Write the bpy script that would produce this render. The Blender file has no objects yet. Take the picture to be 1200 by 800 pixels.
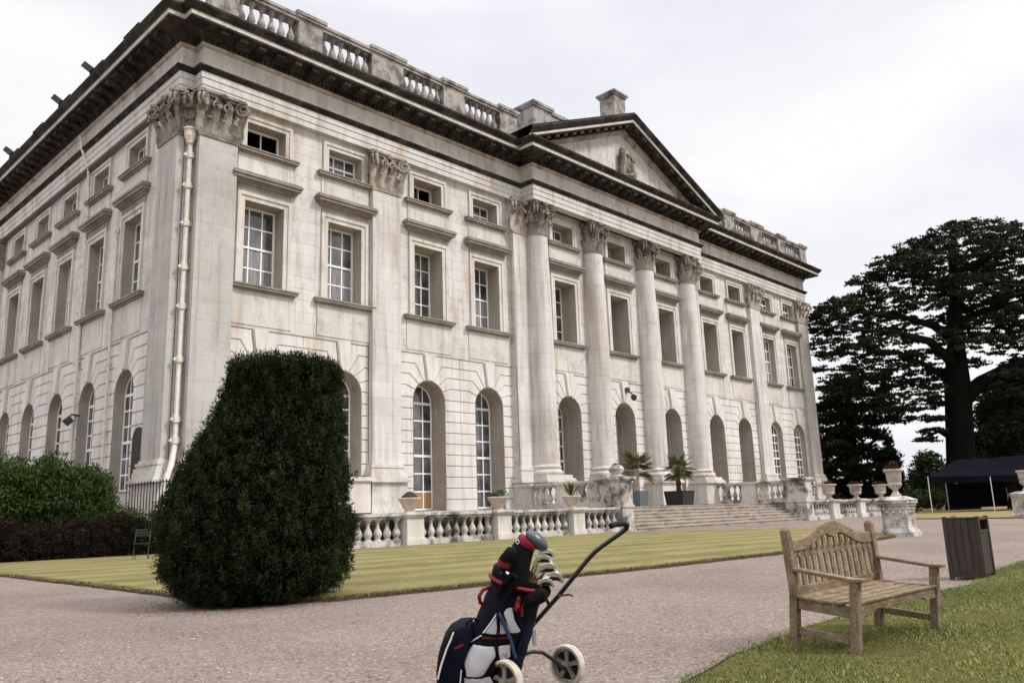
import bpy, bmesh, math, random
from mathutils import Vector, Matrix
import numpy as np
random.seed(7); rng = np.random.default_rng(7)
S = bpy.context.scene; COL = S.collection
rad = math.radians
# ---------------------------------------------------------------- camera
CP = Vector((-13.40846629, -30.58824196, 1.0))
CR = Vector((0.6957523, -0.7175485, -0.0324476)); CU = Vector((-0.1246911, -0.1651449, 0.9783554)); CF = Vector((0.7073760, 0.6766471, 0.2043719))
FPX = 964.8
cd = bpy.data.cameras.new('camera'); cam = bpy.data.objects.new('camera', cd); COL.objects.link(cam)
M = Matrix(((CR.x, CU.x, -CF.x, CP.x), (CR.y, CU.y, -CF.y, CP.y), (CR.z, CU.z, -CF.z, CP.z), (0, 0, 0, 1)))
cam.matrix_world = M
cd.sensor_width = 36; cd.lens = 36 * FPX / 1200; cd.clip_end = 3000; cd.clip_start = 0.05
S.camera = cam
# ---------------------------------------------------------------- sky, sun, exposure
W = bpy.data.worlds.new('World'); S.world = W; W.use_nodes = True
SUN_EL, SUN_AZ = 48, 150          # azimuth clockwise from +Y
nt = W.node_tree; N = nt.nodes; L = nt.links; N.clear()
out = N.new('ShaderNodeOutputWorld'); bg = N.new('ShaderNodeBackground'); bg.inputs[1].default_value = 0.1
sky = N.new('ShaderNodeTexSky'); sky.sky_type = 'NISHITA'; sky.sun_disc = False
sky.sun_elevation = rad(SUN_EL); sky.sun_rotation = rad(SUN_AZ)
tc = N.new('ShaderNodeTexCoord'); sep = N.new('ShaderNodeSeparateXYZ'); L.new(tc.outputs['Generated'], sep.inputs[0])
mp = N.new('ShaderNodeMapping'); mp.inputs['Scale'].default_value = (1.3, 1.3, 3.2); L.new(tc.outputs['Generated'], mp.inputs[0])
cn = N.new('ShaderNodeTexNoise'); cn.inputs['Scale'].default_value = 1.7; cn.inputs['Detail'].default_value = 5; cn.inputs['Roughness'].default_value = .5
L.new(mp.outputs[0], cn.inputs[0])
cr = N.new('ShaderNodeValToRGB'); L.new(cn.outputs[0], cr.inputs[0])
cr.color_ramp.elements[0].position = .36; cr.color_ramp.elements[0].color = (.85, .85, .91, 1)
cr.color_ramp.elements[1].position = .58; cr.color_ramp.elements[1].color = (1.0, .99, .985, 1)
zr = N.new('ShaderNodeMapRange'); zr.inputs[1].default_value = .55; zr.inputs[2].default_value = .95; zr.inputs[3].default_value = 5.45; zr.inputs[4].default_value = 17
L.new(sep.outputs[2], zr.inputs[0])
cm = N.new('ShaderNodeVectorMath'); cm.operation = 'SCALE'; L.new(cr.outputs[0], cm.inputs[0]); L.new(zr.outputs[0], cm.inputs['Scale'])
mx = N.new('ShaderNodeMix'); mx.data_type = 'RGBA'; mx.inputs[0].default_value = .95
L.new(sky.outputs[0], mx.inputs[6]); L.new(cm.outputs[0], mx.inputs[7])
L.new(mx.outputs[2], bg.inputs[0]); L.new(bg.outputs[0], out.inputs[0])
sl = bpy.data.lights.new('sun', 'SUN'); sl.energy = 1.5; sl.angle = rad(10); sl.color = (1, .96, .9)
so = bpy.data.objects.new('sun', sl); COL.objects.link(so)
sd = Vector((math.sin(rad(SUN_AZ)) * math.cos(rad(SUN_EL)), math.cos(rad(SUN_AZ)) * math.cos(rad(SUN_EL)), math.sin(rad(SUN_EL))))
so.rotation_euler = sd.to_track_quat('Z', 'Y').to_euler(); so.location = (0, -40, 60)
S.view_settings.view_transform = 'Standard'; S.view_settings.look = 'None'; S.view_settings.exposure = 0.92; S.view_settings.gamma = 1

# ---------------------------------------------------------------- helpers
def px(x, y, depth):                 # point seen at a photo pixel, at a real distance
    return CP + CF * depth + CR * ((x - 600) * depth / FPX) - CU * ((y - 400) * depth / FPX)
def gpx(x, y, z=0.0):
    d = CF + CR * ((x - 600) / FPX) - CU * ((y - 400) / FPX)
    return CP + d * ((z - CP.z) / d.z)
class MB:
    def __init__(s, tf=None): s.v = []; s.f = []; s.tf = tf
    def add(s, vs, fs):
        o = len(s.v); s.v += [tuple(s.tf(*p)) if s.tf else tuple(p) for p in vs]; s.f += [[i + o for i in f] for f in fs]
    def box(s, x0, x1, y0, y1, z0, z1):
        s.add([(x, y, z) for z in (z0, z1) for y in (y0, y1) for x in (x0, x1)],
              [(0, 2, 3, 1), (4, 5, 7, 6), (0, 1, 5, 4), (2, 6, 7, 3), (0, 4, 6, 2), (1, 3, 7, 5)])
    def loft(s, secs, closed=True, caps=True):
        n = len(secs[0]); vs = [p for c in secs for p in c]; fs = []
        for k in range(len(secs) - 1):
            for i in range(n if closed else n - 1):
                j = (i + 1) % n; fs.append((k * n + i, k * n + j, (k + 1) * n + j, (k + 1) * n + i))
        if caps: fs.append(list(range(n))[::-1]); fs.append([(len(secs) - 1) * n + i for i in range(n)])
        s.add(vs, fs)
    def lathe(s, prof, c=(0, 0, 0), n=16, sx=1, sy=1, rot=0, caps=True):
        s.loft([[(c[0] + r * sx * math.cos(rot + 2 * math.pi * i / n), c[1] + r * sy * math.sin(rot + 2 * math.pi * i / n), c[2] + z) for i in range(n)] for r, z in prof], caps=caps)
    def tube(s, pts, r, n=8, caps=True):
        pts = [Vector(p) for p in pts]; rs = r if isinstance(r, (list, tuple)) else [r] * len(pts); secs = []; u = None
        for i, p in enumerate(pts):
            t = (pts[min(i + 1, len(pts) - 1)] - pts[max(i - 1, 0)]).normalized()
            if u is None: u = t.orthogonal().normalized()
            else: u = (u - t * u.dot(t)).normalized()
            w = t.cross(u)
            secs.append([tuple(p + (u * math.cos(2 * math.pi * k / n) + w * math.sin(2 * math.pi * k / n)) * rs[i]) for k in range(n)])
        s.loft(secs, caps=caps)
    def prism(s, poly, d0, d1, ax='y'):          # polygon in the two other axes, extruded along ax
        f = {'y': lambda a, b, d: (a, d, b), 'x': lambda a, b, d: (d, a, b), 'z': lambda a, b, d: (a, b, d)}[ax]
        s.loft([[f(a, b, d0) for a, b in poly], [f(a, b, d1) for a, b in poly]])
    def bar(s, a, b, w, h, up=(0, 0, 1)):        # rectangular bar from a to b
        a = Vector(a); b = Vector(b); t = (b - a).normalized(); u = Vector(up); u = (u - t * u.dot(t)).normalized(); v = t.cross(u)
        q = [(v * (w / 2) * i + u * (h / 2) * j) for i, j in ((-1, -1), (1, -1), (1, 1), (-1, 1))]
        s.loft([[tuple(a + k) for k in q], [tuple(b + k) for k in q]])
    def build(s, name, mat, parent=None, smooth=False, bevel=0):
        me = bpy.data.meshes.new(name); me.from_pydata(s.v, [], s.f); me.update()
        bm = bmesh.new(); bm.from_mesh(me); bmesh.ops.recalc_face_normals(bm, faces=bm.faces); bm.to_mesh(me); bm.free()
        o = bpy.data.objects.new(name, me); COL.objects.link(o)
        if mat: me.materials.append(mat)
        if parent: o.parent = parent
        if smooth:
            me.polygons.foreach_set('use_smooth', [True] * len(me.polygons)); me.set_sharp_from_angle(angle=rad(38))
        if bevel:
            m = o.modifiers.new('bevel', 'BEVEL'); m.width = bevel; m.segments = 2; m.limit_method = 'ANGLE'; m.angle_limit = rad(40)
        return o
def tag(o, label=None, cat=None, group=None, kind=None):
    if label: o['label'] = label
    if cat: o['category'] = cat
    if group: o['group'] = group
    if kind: o['kind'] = kind
    return o
def thing(name, label, cat, loc=(0, 0, 0), rz=0, group=None):
    o = bpy.data.objects.new(name, None); COL.objects.link(o); o.location = loc; o.rotation_euler = (0, 0, rz); o.empty_display_size = .2
    return tag(o, label, cat, group)
KIDS = {}
def copy_tree(o, parent=None, off=None):
    c = o.copy(); COL.objects.link(c)
    if parent: c.parent = parent
    if off: c.location = Vector(c.location) + Vector(off)
    for ch in list(o.children): copy_tree(ch, c)
    return c
def quads(name, P, A, B, mat, parent=None, tri=False, tint=None):
    """many small leaf faces: centre P, half-axes A, B (n x 3 arrays); tint (0..1 per leaf) goes to a colour attribute"""
    n = len(P)
    if tri: V = np.stack([P - A, P + A, P + B], 1).reshape(-1, 3); k = 3
    else: V = np.stack([P - A, P - B * .55, P + A, P + B * .55], 1).reshape(-1, 3); k = 4
    me = bpy.data.meshes.new(name); me.vertices.add(n * k); me.vertices.foreach_set('co', V.astype(np.float32).ravel())
    me.loops.add(n * k); me.loops.foreach_set('vertex_index', np.arange(n * k, dtype=np.int32))
    me.polygons.add(n); me.polygons.foreach_set('loop_start', np.arange(0, n * k, k, dtype=np.int32)); me.polygons.foreach_set('loop_total', np.full(n, k, dtype=np.int32))
    me.update(calc_edges=True)
    if tint is not None:
        at = me.color_attributes.new('leaf_tint', 'FLOAT_COLOR', 'POINT'); t = np.repeat(tint, k)
        at.data.foreach_set('color', np.stack([t, t, t, np.ones_like(t)], 1).astype(np.float32).ravel())
    me.materials.append(mat); o = bpy.data.objects.new(name, me); COL.objects.link(o)
    if parent: o.parent = parent
    return o
def unit(a): return a / (np.linalg.norm(a, axis=1, keepdims=True) + 1e-9)

# ---------------------------------------------------------------- materials
class NT:
    def __init__(s, name):
        s.m = bpy.data.materials.new(name); s.m.use_nodes = True; s.t = s.m.node_tree; s.b = s.t.nodes['Principled BSDF']
        s.pos = s.t.nodes.new('ShaderNodeNewGeometry').outputs['Position']
    def n(s, k, **kw):
        o = s.t.nodes.new(k)
        for a, v in kw.items(): setattr(o, a, v)
        return o
    def l(s, a, b): s.t.links.new(a, b)
    def noise(s, scale, detail=4, rough=.55, vec=None, st=(1, 1, 1), dist=0):
        mp = s.n('ShaderNodeMapping'); mp.inputs['Scale'].default_value = st; s.l(vec or s.pos, mp.inputs[0])
        t = s.n('ShaderNodeTexNoise'); t.inputs['Scale'].default_value = scale; t.inputs['Detail'].default_value = detail; t.inputs['Roughness'].default_value = rough; t.inputs['Distortion'].default_value = dist
        s.l(mp.outputs[0], t.inputs[0]); return t.outputs[0]
    def ramp(s, f, a, b, c0=(0, 0, 0), c1=(1, 1, 1)):
        r = s.n('ShaderNodeValToRGB'); e = r.color_ramp.elements; e[0].position = a; e[1].position = b; e[0].color = (*c0, 1); e[1].color = (*c1, 1); s.l(f, r.inputs[0]); return r.outputs[0]
    def mix(s, f, a, b, mode='MIX'):
        m = s.n('ShaderNodeMix', data_type='RGBA', blend_type=mode)
        for i, v in ((0, f), (6, a), (7, b)):
            if isinstance(v, (int, float)): m.inputs[i].default_value = v
            elif isinstance(v, tuple): m.inputs[i].default_value = (*v, 1)
            else: s.l(v, m.inputs[i])
        return m.outputs[2]
    def math(s, op, a, b=0):
        m = s.n('ShaderNodeMath', operation=op)
        for i, v in ((0, a), (1, b)):
            if isinstance(v, (int, float)): m.inputs[i].default_value = v
            else: s.l(v, m.inputs[i])
        return m.outputs[0]
    def bump(s, h, st=.3, d=.02):
        b = s.n('ShaderNodeBump'); b.inputs['Strength'].default_value = st; b.inputs['Distance'].default_value = d; s.l(h, b.inputs['Height']); s.l(b.outputs[0], s.b.inputs['Normal'])
    def fin(s, col, rough=.85, spec=.3):
        if isinstance(col, tuple): s.b.inputs['Base Color'].default_value = (*col, 1)
        else: s.l(col, s.b.inputs['Base Color'])
        s.b.inputs['Roughness'].default_value = rough; s.b.inputs['Specular IOR Level'].default_value = spec; return s.m

def stone(name, base=(.68, .662, .638), soot=.5, soot_col=(.09, .075, .062), joints=0, tan=.5, lo=.5, hi=.72, streak=.45, row=.52, wid=1.5):
    k = NT(name)
    c = k.mix(k.ramp(k.noise(.6, 5), .35, .7), base, tuple(v * .82 for v in base))
    c = k.mix(k.math('MULTIPLY', k.ramp(k.noise(.9, 6, .6, st=(1.5, 1.5, .22)), .5, .70), tan), c, (.36, .25, .16))
    st = k.ramp(k.noise(1.0, 5, .65, st=(3.2, 3.2, .16)), .52, .74)
    c = k.mix(k.math('MULTIPLY', st, streak), c, (.22, .205, .19))
    c = k.mix(k.math('MULTIPLY', k.ramp(k.noise(1.3, 7, .68), lo, hi), soot), c, soot_col)
    fine = k.noise(22, 4, .7)
    c = k.mix(.35, c, k.mix(1.0, c, k.ramp(fine, .3, .75, (.72, .7, .68), (1.12, 1.12, 1.12)), 'MULTIPLY'))
    h = fine
    if joints:
        sp = k.n('ShaderNodeSeparateXYZ'); k.l(k.pos, sp.inputs[0])
        u = k.math('ADD', sp.outputs[0], sp.outputs[1]); cb = k.n('ShaderNodeCombineXYZ'); k.l(u, cb.inputs[0]); k.l(sp.outputs[2], cb.inputs[1])
        br = k.n('ShaderNodeTexBrick'); k.l(cb.outputs[0], br.inputs[0]); br.inputs['Scale'].default_value = 1
        br.inputs['Brick Width'].default_value = wid; br.inputs['Row Height'].default_value = row; br.inputs['Mortar Size'].default_value = .014; br.inputs['Mortar Smooth'].default_value = .4
        br.inputs['Color1'].default_value = (1.04, 1.04, 1.04, 1); br.inputs['Color2'].default_value = (.88, .87, .86, 1); br.inputs['Mortar'].default_value = (.45, .41, .37, 1)
        c = k.mix(joints, c, k.mix(1.0, c, br.outputs[0], 'MULTIPLY'))
    k.bump(k.math('ADD', fine, k.math('MULTIPLY', k.noise(4, 4), .8)), .35, .03)
    return k.fin(c, .9, .2)
def plain(name, col, rough=.5, spec=.5, var=.15, sc=14, metal=0, bump=0):
    k = NT(name); tcn = k.n('ShaderNodeTexCoord').outputs['Object']
    c = k.mix(k.ramp(k.noise(sc, 5, .6, vec=tcn), .3, .75), tuple(v * (1 - var) for v in col), tuple(min(1, v * (1 + var)) for v in col))
    k.b.inputs['Metallic'].default_value = metal
    if bump: k.bump(k.noise(sc * 6, 3, vec=tcn), bump, .004)
    return k.fin(c, rough, spec)
def leafy(name, c0, c1, rough=.6, spec=.25, trans=0):
    k = NT(name); a = k.n('ShaderNodeVertexColor'); a.layer_name = 'leaf_tint'
    c = k.mix(a.outputs[0], c0, c1); k.l(c, k.b.inputs['Base Color'])
    k.b.inputs['Roughness'].default_value = rough; k.b.inputs['Specular IOR Level'].default_value = spec
    return k.m
M_WALL = stone('ashlar_stone', soot=.5, soot_col=(.13, .12, .11), joints=.6, lo=.54, hi=.76, tan=.6, streak=.6)
M_RUST = stone('rusticated_stone', base=(.70, .68, .65), soot=.4, soot_col=(.16, .14, .125), joints=0, streak=.45, tan=.5, lo=.58, hi=.8)
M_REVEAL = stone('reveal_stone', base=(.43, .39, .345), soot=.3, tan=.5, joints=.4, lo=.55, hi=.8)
M_PIL = stone('pilaster_stone', base=(.67, .655, .635), soot=.35, tan=.55, joints=.45, lo=.58, hi=.8, streak=.6, wid=2.2, row=.8)
M_PILG = stone('grimy_corner_stone', base=(.50, .485, .465), soot=.35, soot_col=(.16, .15, .14), tan=.35, joints=.3, lo=.5, hi=.75, streak=.75, wid=2.2, row=.8)
M_TRIM = stone('trim_stone', base=(.66, .63, .59), soot=.45, lo=.52, hi=.75)
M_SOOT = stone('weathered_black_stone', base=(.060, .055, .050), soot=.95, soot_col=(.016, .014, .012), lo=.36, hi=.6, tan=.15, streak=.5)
M_CARVE = stone('carved_stone', base=(.36, .325, .285), soot=.75, soot_col=(.04, .036, .031), lo=.42, hi=.64, tan=.4)
M_CARVE2 = stone('carved_pale_stone', base=(.50, .45, .40), soot=.75, soot_col=(.06, .053, .045), lo=.45, hi=.66, tan=.35)
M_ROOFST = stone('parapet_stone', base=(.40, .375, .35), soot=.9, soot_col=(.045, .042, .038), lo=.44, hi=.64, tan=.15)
M_BAL = stone('balustrade_stone', base=(.60, .575, .54), soot=.95, soot_col=(.07, .064, .056), lo=.46, hi=.62, tan=.3)
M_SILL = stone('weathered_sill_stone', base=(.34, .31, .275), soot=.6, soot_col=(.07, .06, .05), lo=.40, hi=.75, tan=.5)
M_RETAIN = stone('shade_toned_stone', base=(.085, .08, .065), soot=.8, soot_col=(.025, .026, .018), lo=.4, hi=.65, tan=.1)  # near-black base paints the shade in the gaps between the balusters
M_STEP = stone('step_stone', base=(.42, .37, .325), soot=.7, lo=.48, hi=.7)
M_LEAD = plain('roof_lead', (.16, .16, .165), .6, .3)
M_PAINT = plain('white_paint', (.86, .855, .83), .45, .4, .06, 4)
M_PIPE = plain('cream_paint', (.66, .60, .535), .5, .4, .22, 5)
k = NT('window_glass'); gk = k.ramp(k.noise(.9, 3, .6), .32, .70, (.012, .012, .014), (.17, .175, .18)); k.b.inputs['IOR'].default_value = 1.7
k.bump(k.noise(1.2, 2), .08, .05); M_GLASS = k.fin(gk, .06, .55)
k = NT('net_curtain'); M_NET = k.fin(k.ramp(k.noise(9, 3, .6, st=(1, 1, .08)), .3, .7, (.10, .10, .105), (.30, .30, .31)), .6, .4)
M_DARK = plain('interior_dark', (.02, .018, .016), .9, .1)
M_OCHRE = plain('ochre_board', (.36, .22, .09), .7, .2)
M_IRON = plain('black_iron', (.025, .025, .027), .5, .4)
# ================================================================ MANOR HOUSE
house = thing('manor_house', 'large pale stone classical mansion with pedimented portico, sash windows and roof balustrade', 'mansion')
FC = [3.48, 7.58, 12.62, 16.73, 22.91, 28.24, 33.57, 39.75, 43.85, 48.90, 53.0]     # window axes, front
SC = [5.04, 9.28, 13.53, 17.77, 22.01]                                             # window axes, side
DEP = 27.0; XE = 56.1; PW = -.3                                                    # house depth, right end, portico wall plane
F = lambda u, d, z: (u, d, z)
SD = lambda u, d, z: (d, u, z)
ZB, ZT = 8.8, 18.6; ZS, RA = 6.5, 1.0
def arc(c, r, zs, a0, a1, n): return [(c + r * math.cos(rad(a0 + (a1 - a0) * i / n)), zs + r * math.sin(rad(a0 + (a1 - a0) * i / n))) for i in range(n + 1)]
def grid_wall(mb, u0, u1, z0, z1, holes, d):
    us = sorted({u0, u1, *[h[0] for h in holes], *[h[1] for h in holes]}); zs = sorted({z0, z1, *[h[2] for h in holes], *[h[3] for h in holes]})
    for a, b in zip(us, us[1:]):
        for p, q in zip(zs, zs[1:]):
            m, n = (a + b) / 2, (p + q) / 2
            if any(h[0] < m < h[1] and h[2] < n < h[3] for h in holes): continue
            mb.add([(a, d, p), (b, d, p), (b, d, q), (a, d, q)], [(0, 1, 2, 3)])
def arch_wall(mb, u0, u1, c, d, zb0, z0=0.0):
    """wall strip from z0 to ZB with an arched opening (bottom zb0) at c"""
    mb.add([(u0, d, z0), (c - RA, d, z0), (c - RA, d, ZB), (u0, d, ZB)], [(0, 1, 2, 3)])
    mb.add([(c + RA, d, z0), (u1, d, z0), (u1, d, ZB), (c + RA, d, ZB)], [(0, 1, 2, 3)])
    mb.add([(c - RA, d, z0), (c + RA, d, z0), (c + RA, d, zb0), (c - RA, d, zb0)], [(0, 1, 2, 3)])
    a = arc(c, RA, ZS, 180, 0, 16)
    for (x0, y0), (x1, y1) in zip(a, a[1:]): mb.add([(x0, d, y0), (x1, d, y1), (x1, d, ZB), (x0, d, ZB)], [(0, 1, 2, 3)])
def inset(poly, t):
    n = len(poly); A = sum(poly[i][0] * poly[(i + 1) % n][1] - poly[(i + 1) % n][0] * poly[i][1] for i in range(n)); s = 1 if A > 0 else -1
    out = []
    for i in range(n):
        p0, p1, p2 = (Vector(poly[j % n]) for j in (i - 1, i, i + 1)); e0 = (p1 - p0).normalized(); e1 = (p2 - p1).normalized()
        n0 = Vector((-e0.y, e0.x)) * s; n1 = Vector((-e1.y, e1.x)) * s; b = n0 + n1
        out.append(tuple(p1 + b * (t / max(.35, b.dot(n0)))) if b.length > 1e-6 else tuple(p1 + n0 * t))
    return out
def clip_u(poly, lim, sg):          # keep sg*u <= sg*lim
    r = []
    for i in range(len(poly)):
        a, b = poly[i], poly[(i + 1) % len(poly)]; ia, ib = sg * a[0] <= sg * lim + 1e-9, sg * b[0] <= sg * lim + 1e-9
        if ia: r.append(a)
        if ia != ib: t = (lim - a[0]) / (b[0] - a[0]); r.append((lim, a[1] + t * (b[1] - a[1])))
    q = [p for i, p in enumerate(r) if i == 0 or (Vector(p) - Vector(r[i - 1])).length > 1e-4]
    return q
def block(mb, poly, d0, d1):
    if len(poly) < 3: return
    a = inset(poly, .006); b = inset(poly, .038)
    n = len(a); mb.add([(u, d1, z) for u, z in a] + [(u, d1 - (d1 - d0) * .45, z) for u, z in a] + [(u, d0, z) for u, z in b],
        [(i, (i + 1) % n, n + (i + 1) % n, n + i) for i in range(n)] + [(n + i, n + (i + 1) % n, 2 * n + (i + 1) % n, 2 * n + i) for i in range(n)] + [[2 * n + i for i in range(n)]])
def rusticate(mb, c, u0, u1, d, zb0):
    H = .54; z1 = 6.62; th = [math.degrees(math.asin((z1 - ZS) / RA)), 30, 51, 71]; el = [None, (1.42, 7.2), (1.2, 7.75), (.86, 8.28)]
    for sg, edge in ((1, u1), (-1, u0)):
        lim = edge + sg * .02; far = c + sg * 6
        polys = []; z = z1
        while z > 1.3:
            zl = max(z - H, 1.22); r = [(c + sg * RA, zl), (far, zl), (far, z)]
            r += [(c + sg * RA * math.cos(rad(th[0])), z), (c + sg * RA, ZS)] if z == z1 else [(c + sg * RA, z)]
            if zl < zb0 < z or True: polys.append(r)
            z -= H
        for k in range(3):
            r = [(c + sg * a, b) for a, b in [((p - c), q) for p, q in arc(c, RA, ZS, th[k], th[k + 1], 3)]]
            r = [(c + sg * (p - c), q) for p, q in arc(c, RA, ZS, th[k], th[k + 1], 3)]
            zlo = z1 if k == 0 else el[k][1]
            r += [(c + sg * el[k + 1][0], el[k + 1][1]), (far, el[k + 1][1]), (far, zlo)]
            if k: r.append((c + sg * el[k][0], el[k][1]))
            polys.append(r)
        r = [(c + sg * (p - c), q) for p, q in arc(c, RA, ZS, 71, 80, 2)] + [(c + sg * .36, ZB), (far, ZB), (far, el[3][1]), (c + sg * el[3][0], el[3][1])]
        polys.append(r)
        for p in polys: block(mb, clip_u(p, lim, sg), d + .03, d + .12)
    ks = [(c - .17, ZS + .984), (c + .17, ZS + .984), (c + .37, ZB + .01), (c - .37, ZB + .01)]
    block(mb, ks, d - .10, d + .1)
def stepped(mb, u0, u1, d, prof, ends=True):        # stacked mouldings: (projection, z0, z1) boxes
    for p, z0, z1 in prof: mb.box(u0 - p * .8, u1 + p * .8, d - p, d + .02, z0, z1)

# --- walls with their window openings
wall = MB(); rust = MB(); reveal = MB(); ROWS = [(.92, 10.68, 14.3), (.92, 16.64, 17.85)]
WD = [.70, .65, .95, .85] + [1.05, 1.4, 1.4, 1.4, 1.4] + [.42, .42]; AD = [.75, .75, .95, .95] + [1.4] * 5 + [.42, .42]
def facade(tf, cs, u0, u1, d, edges, base, deps):
    w = MB(tf); r = MB(tf); v = MB(tf)
    holes = [(c - hw, c + hw, a, b) for c in cs for hw, a, b in ROWS]
    grid_wall(w, u0, u1, ZB, ZT, holes, d)
    w.box(u0, u1, d - .0, d + .1, ZB - .001, ZB)       # soffit of the upper wall over the rusticated storey
    cuts = [u0] + [(a + b) / 2 for a, b in zip(cs, cs[1:])] + [u1]
    for i, c in enumerate(cs):
        zb0 = base[i]; arch_wall(w, cuts[i], cuts[i + 1], c, d + .12, zb0)
        r = MB(tf); rusticate(r, c, edges[i][0], edges[i][1], d, zb0); r.build('rusticated_stonework', M_RUST, house)
        D = deps[i]; DA = AD[FC.index(c)] if c in FC else D
        for hw, a, b in ROWS:
            D2 = D if a < 12 else D * .8
            for q in ([(c - hw, a), (c - hw, b)], [(c + hw, a), (c + hw, b)], [(c - hw, b), (c + hw, b)], [(c - hw, a), (c + hw, a)]):
                (p0, z0), (p1, z1) = q; v.add([(p0, d, z0), (p1, d, z1), (p1, d + D2 + .25, z1), (p0, d + D2 + .25, z0)], [(0, 1, 2, 3)])
        a = [(c - RA, zb0)] + arc(c, RA, ZS, 180, 0, 20) + [(c + RA, zb0)]
        for (x0, y0), (x1, y1) in zip(a, a[1:] + a[:1]): v.add([(x0, d + .03, y0), (x1, d + .03, y1), (x1, d + DA + .25, y1), (x0, d + DA + .25, y0)], [(0, 1, 2, 3)])
        # inner stepped rib of the arch reveal
        a = arc(c, RA, ZS, 180, 0, 20); b2 = arc(c, RA - .09, ZS, 180, 0, 20); dd = d + DA * .72
        a = [(c - RA, zb0)] + a + [(c + RA, zb0)]; b2 = [(c - RA + .09, zb0)] + b2 + [(c + RA - .09, zb0)]
        for j in range(len(a) - 1):
            v.add([(*a[j][:1], dd, a[j][1]), (a[j + 1][0], dd, a[j + 1][1]), (b2[j + 1][0], dd, b2[j + 1][1]), (b2[j][0], dd, b2[j][1])], [(0, 1, 2, 3)])
            v.add([(b2[j][0], dd, b2[j][1]), (b2[j + 1][0], dd, b2[j + 1][1]), (b2[j + 1][0], dd + .4, b2[j + 1][1]), (b2[j][0], dd + .4, b2[j][1])], [(0, 1, 2, 3)])
    for src, dst in ((w, wall), (v, reveal)): dst.add(src.v, src.f)
mid = lambda a, b: (FC[a] + FC[b]) / 2
FE = [(2.05, mid(0, 1)), (mid(0, 1), 8.98), (10.68, mid(2, 3)), (mid(2, 3), 18.5)]
BASE = [2.75, 2.75, 1.3, 1.3, 1.3, 1.3, 1.3, 1.3, 1.3, 2.75, 2.75]
facade(F, FC[:4], .36, 18.5, 0, FE, BASE[:4], WD[:4])
facade(F, FC[4:7], 18.5, 37.98, PW, [(20.4, 25.48), (25.48, 31.0), (31.0, 36.1)], BASE[4:7], WD[4:7])
FE2 = [(37.98, mid(7, 8)), (mid(7, 8), 45.8), (47.5, mid(9, 10)), (mid(9, 10), 54.4)]
facade(F, FC[7:], 37.98, XE, 0, FE2, BASE[7:], WD[7:])
SE = [(2.1, (SC[0] + SC[1]) / 2)] + [((SC[i - 1] + SC[i]) / 2, (SC[i] + SC[i + 1]) / 2) for i in (1, 2, 3)] + [((SC[3] + SC[4]) / 2, 24.9)]
facade(SD, SC, .3, DEP, 0, SE, [2.4] * 5, [.44] * 5)
for x in (18.5, 37.98): wall.box(x - .001 if x < 20 else x - .001, x + .001, PW, .1, 0, ZT)
wall.add([(XE, 0, 0), (XE, DEP, 0), (XE, DEP, 21.4), (XE, 0, 21.4)], [(0, 1, 2, 3)]); wall.add([(0, DEP, 0), (XE, DEP, 0), (XE, DEP, 21.4), (0, DEP, 21.4)], [(0, 1, 2, 3)])
wall.add([(.36, .3, 0), (.36, 0, 0), (.36, 0, ZT), (.36, .3, ZT)], [(0, 1, 2, 3)]); wall.add([(0, .3, 0), (.36, .3, 0), (.36, .3, ZT), (0, .3, ZT)], [(0, 1, 2, 3)])
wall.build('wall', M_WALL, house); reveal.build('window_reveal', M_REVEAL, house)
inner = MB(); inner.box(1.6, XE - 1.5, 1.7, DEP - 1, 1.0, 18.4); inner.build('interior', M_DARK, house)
plinth = MB()
for u0, u1, p in ((.3, 18.6, .12), (37.9, XE, .12)): plinth = MB(); plinth.box(u0, u1, -p, .08, 0, 1.24); plinth.build('plinth', M_TRIM, house)
plinth = MB(); plinth.box(-.12, .08, .3, DEP, 0, 1.24)
for c in FC[:2] + FC[9:]: pass
plinth.build('plinth', M_TRIM, house); plinth = MB(); plinth.box(2.1, 8.7, -.55, .05, 1.24, 2.6); plinth.box(2.05, 8.75, -.65, .04, 2.6, 2.78)
plinth.build('window_apron', M_TRIM, house); plinth = MB(); plinth.box(47.7, 53.4, -.55, .05, 1.24, 2.6); plinth.box(47.6, 53.5, -.65, .04, 2.6, 2.78)
plinth.build('window_apron', M_TRIM, house)

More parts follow.
